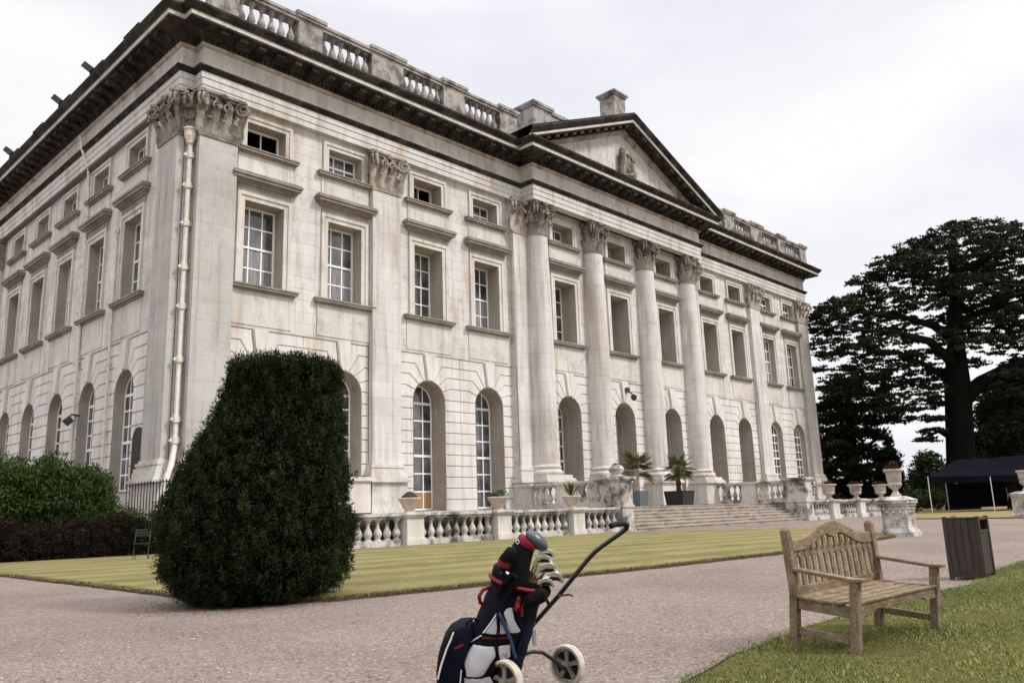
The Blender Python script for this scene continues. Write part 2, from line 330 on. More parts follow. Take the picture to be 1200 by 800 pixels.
# --- windows: sash, glass, stone surround, sill, hood
def bars(mb, u0, u1, z0, z1, d, cols, rows, w=.06, fr=.095, t=.05):
    mb.box(u0, u0 + fr, d, d + t, z0, z1); mb.box(u1 - fr, u1, d, d + t, z0, z1); mb.box(u0 + fr, u1 - fr, d + .001, d + t - .001, z0, z0 + fr); mb.box(u0 + fr, u1 - fr, d + .001, d + t - .001, z1 - fr, z1)
    for i in range(1, cols): u = u0 + (u1 - u0) * i / cols; mb.box(u - w / 2, u + w / 2, d + .004, d + t - .004, z0 + fr, z1 - fr)
    for j in range(1, rows):
        z = z0 + (z1 - z0) * j / rows; ww = w * (1.5 if j * 2 == rows else 1); mb.box(u0 + fr, u1 - fr, d + .008 - (.03 if j * 2 == rows else 0), d + t - .008, z - ww / 2, z + ww / 2)
def tall_parts(tf, D, off):
    o = lambda u, d, z: tf(u, d + off, z)
    s = MB(o); bars(s, -.92, .92, 10.68, 14.3, D, 3, 4)
    g = MB(o); g.add([(-.9, D + .03, 10.7), (.9, D + .03, 10.7), (.9, D + .03, 14.28), (-.9, D + .03, 14.28)], [(0, 1, 2, 3)])
    a = MB(o)
    for w0, w1, p in ((.92, 1.12, .05), (1.12, 1.27, .10)):
        a.box(-w1, -w0, -p, .01, 10.62, 14.3 + w1 - .92); a.box(w0, w1, -p, .01, 10.62, 14.3 + w1 - .92); a.box(-w0, w0, -p - .001, .01, 14.3 + w0 - .92, 14.3 + w1 - .92)
    a.box(-1.42, -1.28, -.04, .01, 8.95, 10.4); a.box(1.28, 1.42, -.04, .01, 8.95, 10.4); a.box(-1.28, 1.28, -.03, .01, 8.95, 10.4)
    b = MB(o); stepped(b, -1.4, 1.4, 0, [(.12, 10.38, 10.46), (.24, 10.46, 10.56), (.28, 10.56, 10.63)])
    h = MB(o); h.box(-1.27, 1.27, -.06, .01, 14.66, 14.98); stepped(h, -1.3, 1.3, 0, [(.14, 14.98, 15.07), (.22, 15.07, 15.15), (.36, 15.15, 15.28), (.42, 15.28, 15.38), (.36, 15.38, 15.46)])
    return [(s, M_PAINT, 'window'), (g, M_GLASS, 'glass'), (a, M_TRIM, 'surround'), (b, M_SILL, 'sill'), (h, M_SILL, 'hood')]
def small_parts(tf, D, off, kind):
    o = lambda u, d, z: tf(u, d + off, z)
    s = MB(o); g = MB(o); D *= .8
    if kind == 'open':
        bars(s, -.92, .92, 16.64, 17.85, D, 1, 1)
        for q0, q1 in (((.05, D + .05), (.42, D + .75)), ):
            (a, b), (c, e) = q0, q1
            for t in (0, .5, 1): s.bar((a + (c - a) * t, b + (e - b) * t, 16.72), (a + (c - a) * t, b + (e - b) * t, 17.78), .06, .04, (1, 0, 0))
            for z in (16.72, 17.25, 17.78): s.bar((a, b, z), (c, e, z), .04, .05)
            g.add([(a, b, 16.72), (c, e, 16.72), (c, e, 17.78), (a, b, 17.78)], [(0, 1, 2, 3)])
    else:
        bars(s, -.92, .92, 16.64, 17.85, D, 3, 2)
        g.add([(-.9, D + .03, 16.66), (.9, D + .03, 16.66), (.9, D + .03, 17.83), (-.9, D + .03, 17.83)], [(0, 1, 2, 3)])
    a = MB(o)
    for w0, w1, p in ((.92, 1.1, .05), (1.1, 1.24, .10)):
        a.box(-w1, -w0, -p, .01, 16.6, 17.85 + w1 - .92); a.box(w0, w1, -p, .01, 16.6, 17.85 + w1 - .92); a.box(-w0, w0, -p - .001, .01, 17.85 + w0 - .92, 17.85 + w1 - .92)
    a.box(-1.3, -1.2, -.05, .01, 15.46, 16.4); a.box(1.2, 1.3, -.05, .01, 15.46, 16.4); a.box(-1.2, 1.2, -.035, .01, 15.46, 16.4)
    b = MB(o); stepped(b, -1.32, 1.32, 0, [(.12, 16.38, 16.46), (.24, 16.46, 16.57), (.28, 16.57, 16.63)])
    return [(s, M_PAINT, 'window'), (g, M_GLASS, 'glass'), (a, M_TRIM, 'surround'), (b, M_SILL, 'sill')]
def arch_parts(tf, D, off, zb, door):
    o = lambda u, d, z: tf(u, d + off, z); R = RA - .09
    s = MB(o); z0 = zb + .03; n = 6; zr = [z0 + (ZS - z0) * i / n for i in range(n + 1)]; q = .07
    s.box(-R, -R + q, D, D + .06, z0, ZS); s.box(R - q, R, D, D + .06, z0, ZS)
    for u in (-.33, .33): s.box(u - .028, u + .028, D + .005, D + .05, z0, ZS + math.sqrt(R * R - .11) - .03)
    for i, z in enumerate(zr): t = .06 if i in (0, 3, 6) else .034; s.box(-R + q, R - q, D + .01 - (.03 if i == 3 else 0), D + .045, z - t, z + t)
    a = arc(0, R, ZS, 180, 0, 16); b = arc(0, R - q, ZS, 180, 0, 16)
    s.loft([[(a[i][0], D, a[i][1]), (a[i][0], D + .06, a[i][1]), (b[i][0], D + .06, b[i][1]), (b[i][0], D, b[i][1])] for i in range(17)])
    g = MB(o); pts = [(-R, z0)] + [(R, z0)] + arc(0, R, ZS, 0, 180, 16); g.add([(u, D + .03, z) for u, z in pts], [list(range(len(pts)))])
    r = [(s, M_PAINT, 'window'), (g, M_GLASS, 'glass')]
    if door: w = MB(o); w.box(-R + q, R - q, D + .015, D + .028, z0 + .1, z0 + .85); r.append((w, M_OCHRE, 'lower_panel'))
    return r
PROTO = {}
def place_window(key, maker, loc):
    if key not in PROTO:
        r = maker(); root = r[0][0].build(r[0][2], r[0][1], house)
        for mb, m, nm in r[1:]: mb.build(nm, m, root)
        PROTO[key] = root; root.location = loc; return root
    c = PROTO[key].copy(); COL.objects.link(c); c.parent = house; c.location = loc
    for ch in [q for q in PROTO[key].children if not q.name.startswith('curtain')]: d = ch.copy(); COL.objects.link(d); d.parent = c
    return c
for i, c in enumerate(FC):
    off = PW if 4 <= i <= 6 else 0; D = WD[i]
    tw = place_window(('t', off, D), lambda: tall_parts(F, D, off), (c, 0, 0))
    if i in (0, 1, 3, 9): m = MB(); m.add([(-.86, off + D + .026, 10.78), (.86, off + D + .026, 10.78), (.86, off + D + .026, 12.45), (-.86, off + D + .026, 12.45)], [(0, 1, 2, 3)]); m.build('curtain', M_NET, tw)
    kind = 'open' if i in (0, 2) else 'shut'
    place_window(('s', off, D, kind), lambda: small_parts(F, D, off, kind), (c, 0, 0))
    place_window(('a', off, AD[i], BASE[i], i == 2), lambda: arch_parts(F, AD[i], off, BASE[i], i == 2), (c, 0, 0))
for c in SC:
    place_window('st', lambda: tall_parts(SD, .44, 0), (0, c, 0)); place_window('ss', lambda: small_parts(SD, .44, 0, 'shut'), (0, c, 0)); place_window('sa', lambda: arch_parts(SD, .44, 0, 2.4, False), (0, c, 0))

# --- Corinthian orders
def leaf(mb, o, dr, wv, h, w, r0=.02, curl=.2):
    """acanthus leaf: base o, outward dr, across wv"""
    o = Vector(o); dr = Vector(dr); wv = Vector(wv); prof = [(0, 0, .5), (.02, .25, .55), (.04, .5, .52), (.09, .74, .48), (.17, .93, .40), (.25, 1.0, .3), (.30, .93, .2), (.29, .84, .12)]
    secs = []
    for i, (a, z, ww) in enumerate(prof):
        jag = 1.12 if i % 2 else .86; p = o + dr * (r0 + a * curl / .3) + Vector((0, 0, z * h)); q = wv * (w * ww * jag)
        secs.append([tuple(p - q), tuple(p - q * .4 + dr * .05), tuple(p + dr * .025), tuple(p + q * .4 + dr * .05), tuple(p + q)])
    mb.loft(secs, closed=False, caps=False)
def volute(mb, c, ax, r, w):
    ax = Vector(ax).normalized(); c = Vector(c); u = Vector((0, 0, 1)); v = ax.cross(u); pts = []; n = 22
    for i in range(n):
        t = i / (n - 1); a = 1.2 + t * 4.2 * math.pi * .8; rr = r * (1 - .78 * t); pts.append(c + v * (math.cos(a) * rr) + u * (math.sin(a) * rr))
    for s in (-1, 1): pass
    mb.tube(pts, [w * (1 - .45 * i / n) for i in range(n)], 6)
    mb.lathe_ax(c, ax, r * .62, w * .9) if hasattr(mb, 'lathe_ax') else None
def col_capital(cx, cy, z0, h, r):
    mb = MB(); mb.lathe([(r * .98, 0), (r * 1.08, .03), (r * 1.08, .09), (r * .92, .12), (r * .84, h * .3), (r * .84, h * .6), (r * .95, h * .78), (r * 1.16, h * .9)], (cx, cy, z0), 24)
    for row, (zz, hh, nn, ph, cu) in enumerate(((.1, h * .36, 8, 0, .34), (.12, h * .62, 8, .5, .46))):
        for i in range(nn):
            a = 2 * math.pi * (i + ph) / nn; d = Vector((math.cos(a), math.sin(a), 0)); leaf(mb, Vector((cx, cy, z0 + zz)) + d * r * .93, d, Vector((-d.y, d.x, 0)), hh, r * (.60 if row == 0 else .5), 0, cu)
    for i in range(4):
        a = math.pi / 4 + i * math.pi / 2; d = Vector((math.cos(a), math.sin(a), 0)); t = Vector((-d.y, d.x, 0))
        for s in (-1, 1): volute(mb, Vector((cx, cy, z0 + h * .76)) + d * r * 1.42 + t * .09 * s, t, h * .16, .075)
        mb.tube([Vector((cx, cy, z0 + h * .5)) + d * r * 1.0, Vector((cx, cy, z0 + h * .75)) + d * r * 1.12, Vector((cx, cy, z0 + h * .9)) + d * r * 1.45], [.06, .07, .09], 6)
        a2 = i * math.pi / 2; d2 = Vector((math.cos(a2), math.sin(a2), 0)); t2 = Vector((-d2.y, d2.x, 0))
        for s in (-1, 1): volute(mb, Vector((cx, cy, z0 + h * .74)) + d2 * r * 1.12 + t2 * .2 * s, d2, h * .10, .05)
        mb.lathe([(.02, -.14), (.15, -.08), (.17, .02), (.1, .14), (.02, .16)], Vector((cx, cy, z0 + h * .92)) + d2 * r * 1.25, 8)
    R = r * 1.62; pts = []                                      # abacus with hollow sides
    for i in range(4):
        a = math.pi / 4 + i * math.pi / 2; c0 = Vector((math.cos(a), math.sin(a))); c1 = Vector((math.cos(a + math.pi / 2), math.sin(a + math.pi / 2)))
        for t in (.04, .2, .35, .5, .65, .8, .96):
            p = c0.lerp(c1, t) * R; n = (c0 + c1).normalized(); p -= n * (.30 * R * .62 * (1 - (2 * t - 1) ** 2)) * .62; pts.append((cx + p.x, cy + p.y))
    mb.prism(pts, z0 + h * .885, z0 + h * .94, 'z'); mb.prism([(cx + (x - cx) * 1.05, cy + (y - cy) * 1.05) for x, y in pts], z0 + h * .941, z0 + h, 'z')
    return mb
def pil_capital(tf, u0, u1, d0, z0, h, left=True, right=True):
    """capital on a pilaster face at depth d0 (outward = -d)"""
    mb = MB(); V3 = lambda u, d, z: Vector(tf(u, d, z)); out = (V3(0, -1, 0) - V3(0, 0, 0)); al = (V3(1, 0, 0) - V3(0, 0, 0)); w = u1 - u0
    b = MB(tf); b.box(u0 - .05, u1 + .05, d0 - .05, d0 + .3, z0, z0 + .1)
    b.loft([[(u0 - e, d0 - e, z), (u1 + e, d0 - e, z), (u1 + e, d0 + .3, z), (u0 - e, d0 + .3, z)] for e, z in ((-.14, z0 + .1), (-.17, z0 + h * .6), (.06, z0 + h * .85))])
    b.box(u0 - .10, u1 + .10, d0 - .14, d0 + .3, z0 + h * .885, z0 + h * .94); b.box(u0 - .2, u1 + .2, d0 - .25, d0 + .3, z0 + h * .941, z0 + h)
    mb.add(b.v, b.f)
    for f in (.17, .5, .83): leaf(mb, V3(u0 + w * f, d0 + .06, z0 + .1), out, al, h * .36, w * .27, 0, .36)
    for f in (0, .335, .665, 1): leaf(mb, V3(u0 + w * f, d0, z0 + .12), (out + al * (-.6 if f == 0 else .6 if f == 1 else 0)).normalized(), al, h * .62, w * .22, 0, .46)
    if left: leaf(mb, V3(u0, d0 + .12, z0 + .1), -al, out, h * .36, .3, 0, .25)
    if right: leaf(mb, V3(u1, d0 + .12, z0 + .1), al, out, h * .36, .3, 0, .25)
    for f, sg in ((0.0, -1), (1.0, 1)):
        dg = (out + al * sg).normalized(); t = Vector((-dg.y, dg.x, 0)); p = V3(u0 + w * f, d0 - .18, z0 + h * .76)
        for s in (-1, 1): volute(mb, p + dg * .1 + t * .09 * s, t, h * .17, .085)
        mb.tube([V3(u0 + w * (.12 if sg < 0 else .88), d0 - .05, z0 + h * .55), V3(u0 + w * (.05 if sg < 0 else .95), d0 - .12, z0 + h * .8), p + dg * .15 + Vector((0, 0, h * .13))], [.05, .07, .08], 6)
    for s in (-1, 1): volute(mb, V3(u0 + w * .5 + s * w * .14, d0 - .13, z0 + h * .74), out, h * .12, .07)
    mb.lathe([(.02, -.14), (.15, -.08), (.17, .02), (.1, .14), (.02, .16)], V3(u0 + w * .5, d0 - .25, z0 + h * .92), 8)
    return mb
ZC0, ZC1 = 16.5, 18.42
def base_prof(r): return [(r * 1.32, 0), (r * 1.32, .18), (r * 1.22, .2), (r * 1.30, .27), (r * 1.30, .36), (r * 1.18, .42), (r * 1.10, .48), (r * 1.14, .56), (r * 1.18, .62), (r * 1.06, .68), (r, .76)]
for kx in (-7.87, -2.76, 2.76, 7.87):
    cx, cy = 28.24 + kx, -.46
    mb = MB(); n = 32
    prof = [(.77 * (1 - .15 * max(0, (t - .3) / .7) ** 1.6), 3.5 + t * (ZC0 - 3.5)) for t in [i / 14 for i in range(15)]]
    mb.lathe(prof, (cx, cy, 0), n); colm = mb.build('column', M_PIL, house, smooth=True)
    b = MB(); b.lathe(base_prof(.77)[1:], (cx, cy, 2.78), n); b.box(cx - 1.05, cx + 1.05, cy - 1.05, .02, 2.78, 2.96); b.build('column_base', M_TRIM, colm, smooth=True)
    b = MB(); b.box(cx - 1.08, cx + 1.08, cy - 1.08, .03, 1.2, 2.56); b.box(cx - 1.22, cx + 1.22, cy - 1.22, .04, 2.56, 2.68); b.box(cx - 1.16, cx + 1.16, cy - 1.16, .04, 2.68, 2.779); b.box(cx - 1.18, cx + 1.18, cy - 1.18, .04, 1.2, 1.45); b.build('pedestal', M_TRIM, colm)
    col_capital(cx, cy, ZC0 - .05, ZC1 - ZC0 + .05, .66).build('capital', M_CARVE, colm, smooth=True)
def pilaster(tf, u0, u1, d, full=True, left=True, right=True):
    b = MB(tf); b.box(u0, u1, d, .03, 2.9, ZC0); p = b.build('pilaster', M_PILG if u0 < 1 or u0 > 50 else M_PIL, house)
    b = MB(tf); stepped(b, u0, u1, d + .02, [(.24, 2.78, 2.98), (.2, 2.98, 3.14), (.12, 3.14, 3.22), (.16, 3.22, 3.34), (.07, 3.34, 3.44)])
    b.box(u0 - .1, u1 + .1, d, .04, 2.78, 3.4); b.build('pilaster_base', M_TRIM, p)
    b = MB(tf); b.box(u0 - .16, u1 + .16, d - .22, .05, 1.2, 2.56); b.box(u0 - .3, u1 + .3, d - .36, .06, 2.56, 2.68); b.box(u0 - .24, u1 + .24, d - .3, .055, 2.68, 2.779); b.box(u0 - .26, u1 + .26, d - .32, .055, 0.9, 1.45); b.build('pedestal', M_TRIM, p)
    if full: pil_capital(tf, u0, u1, d, ZC0 - .05, ZC1 - ZC0 + .05, left, right).build('capital', M_CARVE2 if u0 > 5 else M_CARVE, p, smooth=True)
pilaster(F, .36, 2.02, -.3, left=True); pilaster(F, 9.0, 10.66, -.26); pilaster(F, 18.55, 20.3, -.36); pilaster(F, 36.2, 37.93, -.36); pilaster(F, 45.82, 47.48, -.26); pilaster(F, 54.3, XE, -.3)
pilaster(SD, .3, 2.08, -.3); pilaster(SD, 24.9, 26.7, -.3)

# --- entablature, swept round the house
def plan(o):
    e = .3 + o; y = -1.27 - o
    return [(-e, DEP + .3), (-e, .3 - o), (.36 - o, .3 - o), (.36 - o, -e), (19.38 - o, -e), (19.38 - o, y), (37.1 + o, y), (37.1 + o, -e), (XE + o, -e), (XE + o, DEP + .3)]
def sweep(prof, name, mat):
    mb = MB(); mb.loft([[(*p, z) for p in plan(o)] for o, z in prof], closed=False, caps=False); return mb
sweep([(-.5, 18.42), (0, 18.42), (0, 18.68), (.035, 18.69), (.035, 18.98), (.07, 18.99), (.07, 19.24)], 'architrave', M_PIL).build('architrave', M_PIL, house)
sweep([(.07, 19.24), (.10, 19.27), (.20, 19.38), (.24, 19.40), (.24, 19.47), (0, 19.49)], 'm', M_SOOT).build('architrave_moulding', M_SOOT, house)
sweep([(0, 19.49), (0, 20.36)], 'frieze', M_PIL).build('frieze', M_TRIM, house)
sweep([(0, 20.36), (.06, 20.38), (.14, 20.5)], 'b', M_TRIM).build('frieze_moulding', M_CARVE2, house)
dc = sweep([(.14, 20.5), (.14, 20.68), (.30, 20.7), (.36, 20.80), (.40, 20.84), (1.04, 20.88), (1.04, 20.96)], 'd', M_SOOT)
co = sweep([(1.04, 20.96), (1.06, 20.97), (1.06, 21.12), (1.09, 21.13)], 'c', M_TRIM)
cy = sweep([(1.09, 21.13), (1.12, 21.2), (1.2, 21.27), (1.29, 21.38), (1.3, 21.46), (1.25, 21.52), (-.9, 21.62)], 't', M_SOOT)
P0 = plan(0)
for i in range(len(P0) - 1):
    a = Vector(P0[i]); b = Vector(P0[i + 1]); ln = (b - a).length; t = (b - a) / ln; nrm = Vector((t.y, -t.x))
    if i == len(P0) - 2: continue
    if ln < .8: continue
    n = max(1, round(ln / .86)); 
    for j in range(n):
        c = a + t * (ln * (j + .5) / n)
        q = c + nrm * .36; w = .17
        dc.prism([tuple(q - t * w), tuple(q + t * w), tuple(q + t * w + nrm * .58), tuple(q - t * w + nrm * .58)], 20.68, 20.86, 'z')
        q2 = c + nrm * .3; dc.prism([tuple(q2 - t * w), tuple(q2 + t * w), tuple(q2 + t * w + nrm * .2), tuple(q2 - t * w + nrm * .2)], 20.62, 20.7, 'z')
    n = round(ln / .24)
    for j in range(n):
        c = a + t * (ln * (j + .5) / n) + nrm * .13; dc.prism([tuple(c - t * .075), tuple(c + t * .075), tuple(c + t * .075 + nrm * .1), tuple(c - t * .075 + nrm * .1)], 20.52, 20.66, 'z')
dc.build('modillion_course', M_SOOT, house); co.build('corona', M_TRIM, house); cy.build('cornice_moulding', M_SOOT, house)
rf = MB(); rf.add([(-.2, .6, 21.5), (XE, .2, 21.5), (XE, DEP, 21.5), (-.2, DEP, 21.5)], [(0, 1, 2, 3)]); rf.add([(-.28, .62, 18.3), (XE, .0, 18.3), (XE, DEP, 18.3), (-.28, DEP, 18.3)], [(0, 1, 2, 3)]); rf.build('roof', M_LEAD, house)

# --- pediment
XL, XR, XA, ZP, ZA = 19.38, 37.1, 28.24, 21.5, 25.75
sl_ = (ZA - ZP) / (XA - (XL - 1.3)); Y0 = -1.27
ty = MB(); ty.add([(XL, Y0, 21.5), (XR, Y0, 21.5), (XA, Y0, ZA - .3)], [(0, 1, 2)]); ped = ty.build('pediment', M_WALL, house)
def rake(prof, sg):
    mb = MB(); xe = XA + sg * (XA - XL + 1.3)
    mb.loft([[(x, Y0 - o, ZP + sl_ * abs(x - xe) + z) for o, z in prof] for x in (xe, XA)], closed=False, caps=False); return mb
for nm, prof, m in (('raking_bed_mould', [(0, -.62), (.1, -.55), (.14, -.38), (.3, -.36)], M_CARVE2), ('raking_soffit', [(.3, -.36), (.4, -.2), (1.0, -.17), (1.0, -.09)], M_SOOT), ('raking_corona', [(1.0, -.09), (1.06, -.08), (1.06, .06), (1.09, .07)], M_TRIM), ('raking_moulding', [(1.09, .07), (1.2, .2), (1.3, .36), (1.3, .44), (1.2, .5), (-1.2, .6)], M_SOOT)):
    a = rake(prof, -1); b = rake(prof, 1); a.add(b.v, b.f)
    if nm == 'raking_soffit':
        for sg in (-1, 1):
            xe = XA + sg * (XA - XL + 1.3); n = 13
            for j in range(1, n):
                x = xe + (XA - xe) * (j + .3) / n; z = ZP + sl_ * abs(x - xe); a.loft([[(x + e, Y0 - .36, z + sl_ * abs(e) * 0 - .36 - (e * sg) * sl_), (x + e, Y0 - .94, z - .36 - (e * sg) * sl_), (x + e, Y0 - .94, z - .15 - (e * sg) * sl_), (x + e, Y0 - .36, z - .15 - (e * sg) * sl_)] for e in (-.17, .17)])
    a.build(nm, m, ped)
rr = MB(); xl, xr = XL - 1.3, XR + 1.3
for sg, xe in ((-1, xl), (1, xr)): rr.add([(xe, Y0 - 1.2, ZP + .55), (XA, Y0 - 1.2, ZA + .55), (XA, 7, ZA + .55), (xe, 7, ZP + .55)], [(0, 1, 2, 3)])
rr.add([(xl, 7, 21.5), (xr, 7, 21.5), (xr, 7, ZP + .55), (XA, 7, ZA + .55), (xl, 7, ZP + .55)], [(0, 1, 2, 3, 4)]); rr.build('pediment_roof', M_LEAD, ped)
cr_ = MB(); rnd = random.Random(3)                                            # carved achievement in the tympanum
cr_.lathe([(.02, -.75), (.3, -.6), (.55, -.1), (.6, .35), (.5, .6), (.1, .7)], (XA + .1, Y0 - .1, 23.0), 12, 1, .5)
for i in range(34):
    a = rnd.uniform(0, 6.28); rr_ = rnd.uniform(.35, .85); x = XA + .1 + math.cos(a) * rr_ * .85; z = 23.1 + math.sin(a) * rr_ * 1.25
    s = rnd.uniform(.12, .28); cr_.lathe([(.02, -s), (s * .8, -s * .5), (s, 0), (s * .7, s * .6), (.02, s)], (x, Y0 - .12 - rnd.random() * .2, z), 7)
cr_.tube([(XA - .5, Y0 - .25, 21.7), (XA - .55, Y0 - .45, 22.6), (XA - .3, Y0 - .4, 23.2), (XA - .45, Y0 - .35, 23.7)], [.16, .2, .22, .12], 8)
cr_.tube([(XA + .75, Y0 - .2, 21.7), (XA + .8, Y0 - .3, 22.4), (XA + .45, Y0 - .3, 23.2)], [.16, .22, .18], 8)
cr_.build('carved_crest', M_CARVE, ped, smooth=True)

# --- roof balustrade
PB = [(0.36, 1.55), (4.42, 5.7), (8.5, 10.42), (13.1, 14.6), (17.3, 18.7)]
PB2 = [(56.48 - b, 56.48 - a) for a, b in PB][::-1]
def bal_prof(h, r): return [(r * .95, 0), (r * .95, h * .05), (r * .55, h * .08), (r * .6, h * .12), (r * .95, h * .26), (r, h * .34), (r * .8, h * .46), (r * .42, h * .62), (r * .36, h * .78), (r * .55, h * .8), (r * .42, h * .84), (r * .75, h * .92), (r * .95, h * .94), (r * .95, h)]
bmb = MB(); bmb.lathe(bal_prof(1.22, .19), (0, 0, 0), 12)
BALR = None
def roof_run(x0, x1, name='roof_balustrade'):
    global BALR
    b = MB(); b.box(x0, x1, -.80, -.32, 21.5, 21.9); b.box(x0, x1, -.86, -.26, 23.12, 23.28); b.box(x0, x1, -.92, -.2, 23.281, 23.42); r = b.build(name, M_ROOFST, house)
    n = max(2, round((x1 - x0) / .47)); 
    for i in range(n):
        p = (x0 + (x1 - x0) * (i + .5) / n, -.56, 21.9)
        if BALR is None: o = bmb.build('baluster', M_ROOFST, r, smooth=True); BALR = o
        else: o = BALR.copy(); COL.objects.link(o); o.parent = r
        o.location = p
def roof_pier(x0, x1, y0=-.86, y1=-.2, z1=23.48, name='parapet_pier'):
    b = MB(); b.box(x0, x1, y0, y1, 21.5, z1 - .2); b.box(x0 - .03, x1 + .03, y0 - .04, y1 + .04, 21.5, 21.95); b.box(x0 - .1, x1 + .1, y0 - .1, y1 + .1, z1 - .2, z1 - .08); b.box(x0 - .15, x1 + .15, y0 - .15, y1 + .15, z1 - .08, z1 + .08); b.build(name, M_ROOFST, house)
for P in (PB, PB2):
    for a, b in P: roof_pier(a, b)
    for (a, b), (c, d) in zip(P, P[1:]): roof_run(b, c)
roof_pier(20.1, 21.7, -.9, 1.2, 24.75); roof_pier(34.8, 36.4, -.9, 1.2, 24.75)
b = MB(); b.box(21.6, 35, -.3, .2, 21.5, 24.9); b.box(21.5, 35.1, -.4, .3, 24.9, 25.12); b.build('attic_parapet', M_ROOFST, house)
b = MB(); b.box(-.3, .2, .8, DEP, 21.5, 22.9); b.build('side_parapet', M_ROOFST, house)
for y in (2.3, 6.3, 10.6, 14.6, 18.8):
    b = MB(); b.box(-1.35, -.7, y, y + 1.5, 21.5, 21.86); b.box(-1.4, -.65, y - .05, y + 1.55, 21.86, 21.94); b.build('parapet_block', M_SOOT, house)
for y in (7.9, 12.1, 20.2):
    b = MB(); b.tube([(-1.25, y, 21.5), (-1.3, y, 21.95)], .05); b.bar((-1.28, y - .18, 22.0), (-1.55, y + .18, 22.38), .34, .3); b.build('roof_floodlight', M_IRON, house)
d0 = CF + CR * ((717 - 600) / FPX) - CU * ((113 - 400) / FPX); t = (2.3 - CP.y) / d0.y; q = CP + d0 * t; b = MB()
b.box(q.x - .66, q.x + .66, q.y - .66, q.y + .66, 21.5, q.z - .3); b.box(q.x - .76, q.x + .76, q.y - .76, q.y + .76, q.z - .3, q.z - .15); b.box(q.x - .86, q.x + .86, q.y - .86, q.y + .86, q.z - .15, q.z); b.build('chimney', M_ROOFST, house)

# --- pipes, lamps and small fittings
def downpipe(pts, r=.085, brk=()):
    b = MB(); b.tube(pts, r, 8)
    for z, (x, y) in brk: b.lathe([(r * 1.5, -.12), (r * 1.5, .12)], (x, y, z), 8); b.box(x - r * 2.2, x + r * 2.2, y - .04, y + .04, z - .05, z + .05)
    return b.build('downpipe', M_PIPE, house, smooth=True)
cpx = (.16, .1)
downpipe([(.16, .1, 16.35), (.16, .1, 4.0), (-.05, -.15, 3.2), (-.35, -.35, 2.5), (-.35, -.35, .6)], .105, [(z, cpx) for z in (15.6, 14.3, 12.7, 10.9, 9.3, 7.2, 4.9, 4.1)])
b = MB()
for zz_, hh_, cu_ in ((ZC0 + .05, .7, .3), (ZC0 + .1, 1.2, .38)):
    for ang in (215, 225, 250, 200): leaf(b, Vector((.3, .25, zz_)) , Vector((math.cos(rad(ang)), math.sin(rad(ang)), 0)), Vector((-math.sin(rad(ang)), math.cos(rad(ang)), 0)), hh_, .42, .05, cu_)
for s_ in (-.12, .1): volute(b, (.0 + s_, .0 - s_, ZC0 + 1.42), (1, -1, 0), .3, .085)
b.build('corner_carving', M_CARVE, house, smooth=True)
b = MB(); b.lathe([(.14, 0), (.16, .1), (.24, .3), (.26, .55), (.3, .56), (.3, .64)], (.14, .08, 16.1), 10); b.build('rainwater_head', M_PIPE, house)
downpipe([(-.5, 11.3, 20.3), (-.5, 10.9, 19.4), (-.2, 10.7, 18.4), (-.12, 10.65, 17), (-.12, 10.45, 9), (-.12, 10.3, 1.2)], .075, [(z, (-.12, 10.6)) for z in (16, 13.4, 11, 8.6, 6)])
downpipe([(-.1, 6.62, 14.2), (-.1, 6.6, 9), (-.1, 6.45, 1.2)], .06, [(z, (-.1, 6.6)) for z in (14.1, 10.5, 8.0, 5)])
b = MB(); b.tube([(0, 9.95, 6.05), (-.35, 9.95, 6.1), (-.5, 9.95, 5.9)], .04); b.bar((-.38, 9.85, 5.9), (-.6, 9.98, 5.66), .36, .26); b.build('wall_floodlight', M_IRON, house)
b = MB(); b.box(28.2, 28.5, PW - .25, PW, 8.2, 8.45); b.tube([(28.35, PW - .2, 8.2), (28.35, PW - .45, 8.1), (28.4, PW - .55, 7.9)], .05); b.lathe([(.03, -.2), (.17, -.12), (.2, .08), (.08, .2)], (28.42, PW - .58, 7.8), 10); b.build('security_camera', M_IRON, house, smooth=True)
b = MB(SD); pts = [(2.45, 2.5), (3.5, 2.5)] + arc(2.975, .525, 4.35, 0, 180, 10); b.prism(pts, -.10, -.04); b.build('arched_shutter', plain('grey_wood', (.045, .038, .034), .8, .2, .3, 6), house)
# ================================================================ GROUND
k = NT('gravel'); vo = k.n('ShaderNodeTexVoronoi'); vo.inputs['Scale'].default_value = 140; k.l(k.pos, vo.inputs[0])
vo2 = k.n('ShaderNodeTexVoronoi'); vo2.inputs['Scale'].default_value = 52; k.l(k.pos, vo2.inputs[0])
sc_ = k.n('ShaderNodeSeparateColor'); k.l(vo.outputs['Color'], sc_.inputs[0]); sc2 = k.n('ShaderNodeSeparateColor'); k.l(vo2.outputs['Color'], sc2.inputs[0])
c = k.mix(sc_.outputs[0], (.185, .144, .122), (.295, .238, .206)); c = k.mix(k.ramp(sc2.outputs[0], .80, .92), c, (.37, .315, .28)); c = k.mix(k.ramp(sc2.outputs[1], .86, .95), c, (.10, .075, .068))
c = k.mix(k.ramp(k.noise(.35, 5, .6), .45, .7), c, k.mix(1.0, c, (.80, .76, .74), 'MULTIPLY')); c = k.mix(k.ramp(k.noise(1.1, 6, .6, st=(1, 1, 1)), .55, .75), c, k.mix(1.0, c, (1.1, 1.08, 1.06), 'MULTIPLY'))
k.bump(k.math('ADD', vo.outputs['Distance'], k.math('MULTIPLY', vo2.outputs['Distance'], .8)), .8, .012); M_GRAVEL = k.fin(c, .9, .2)
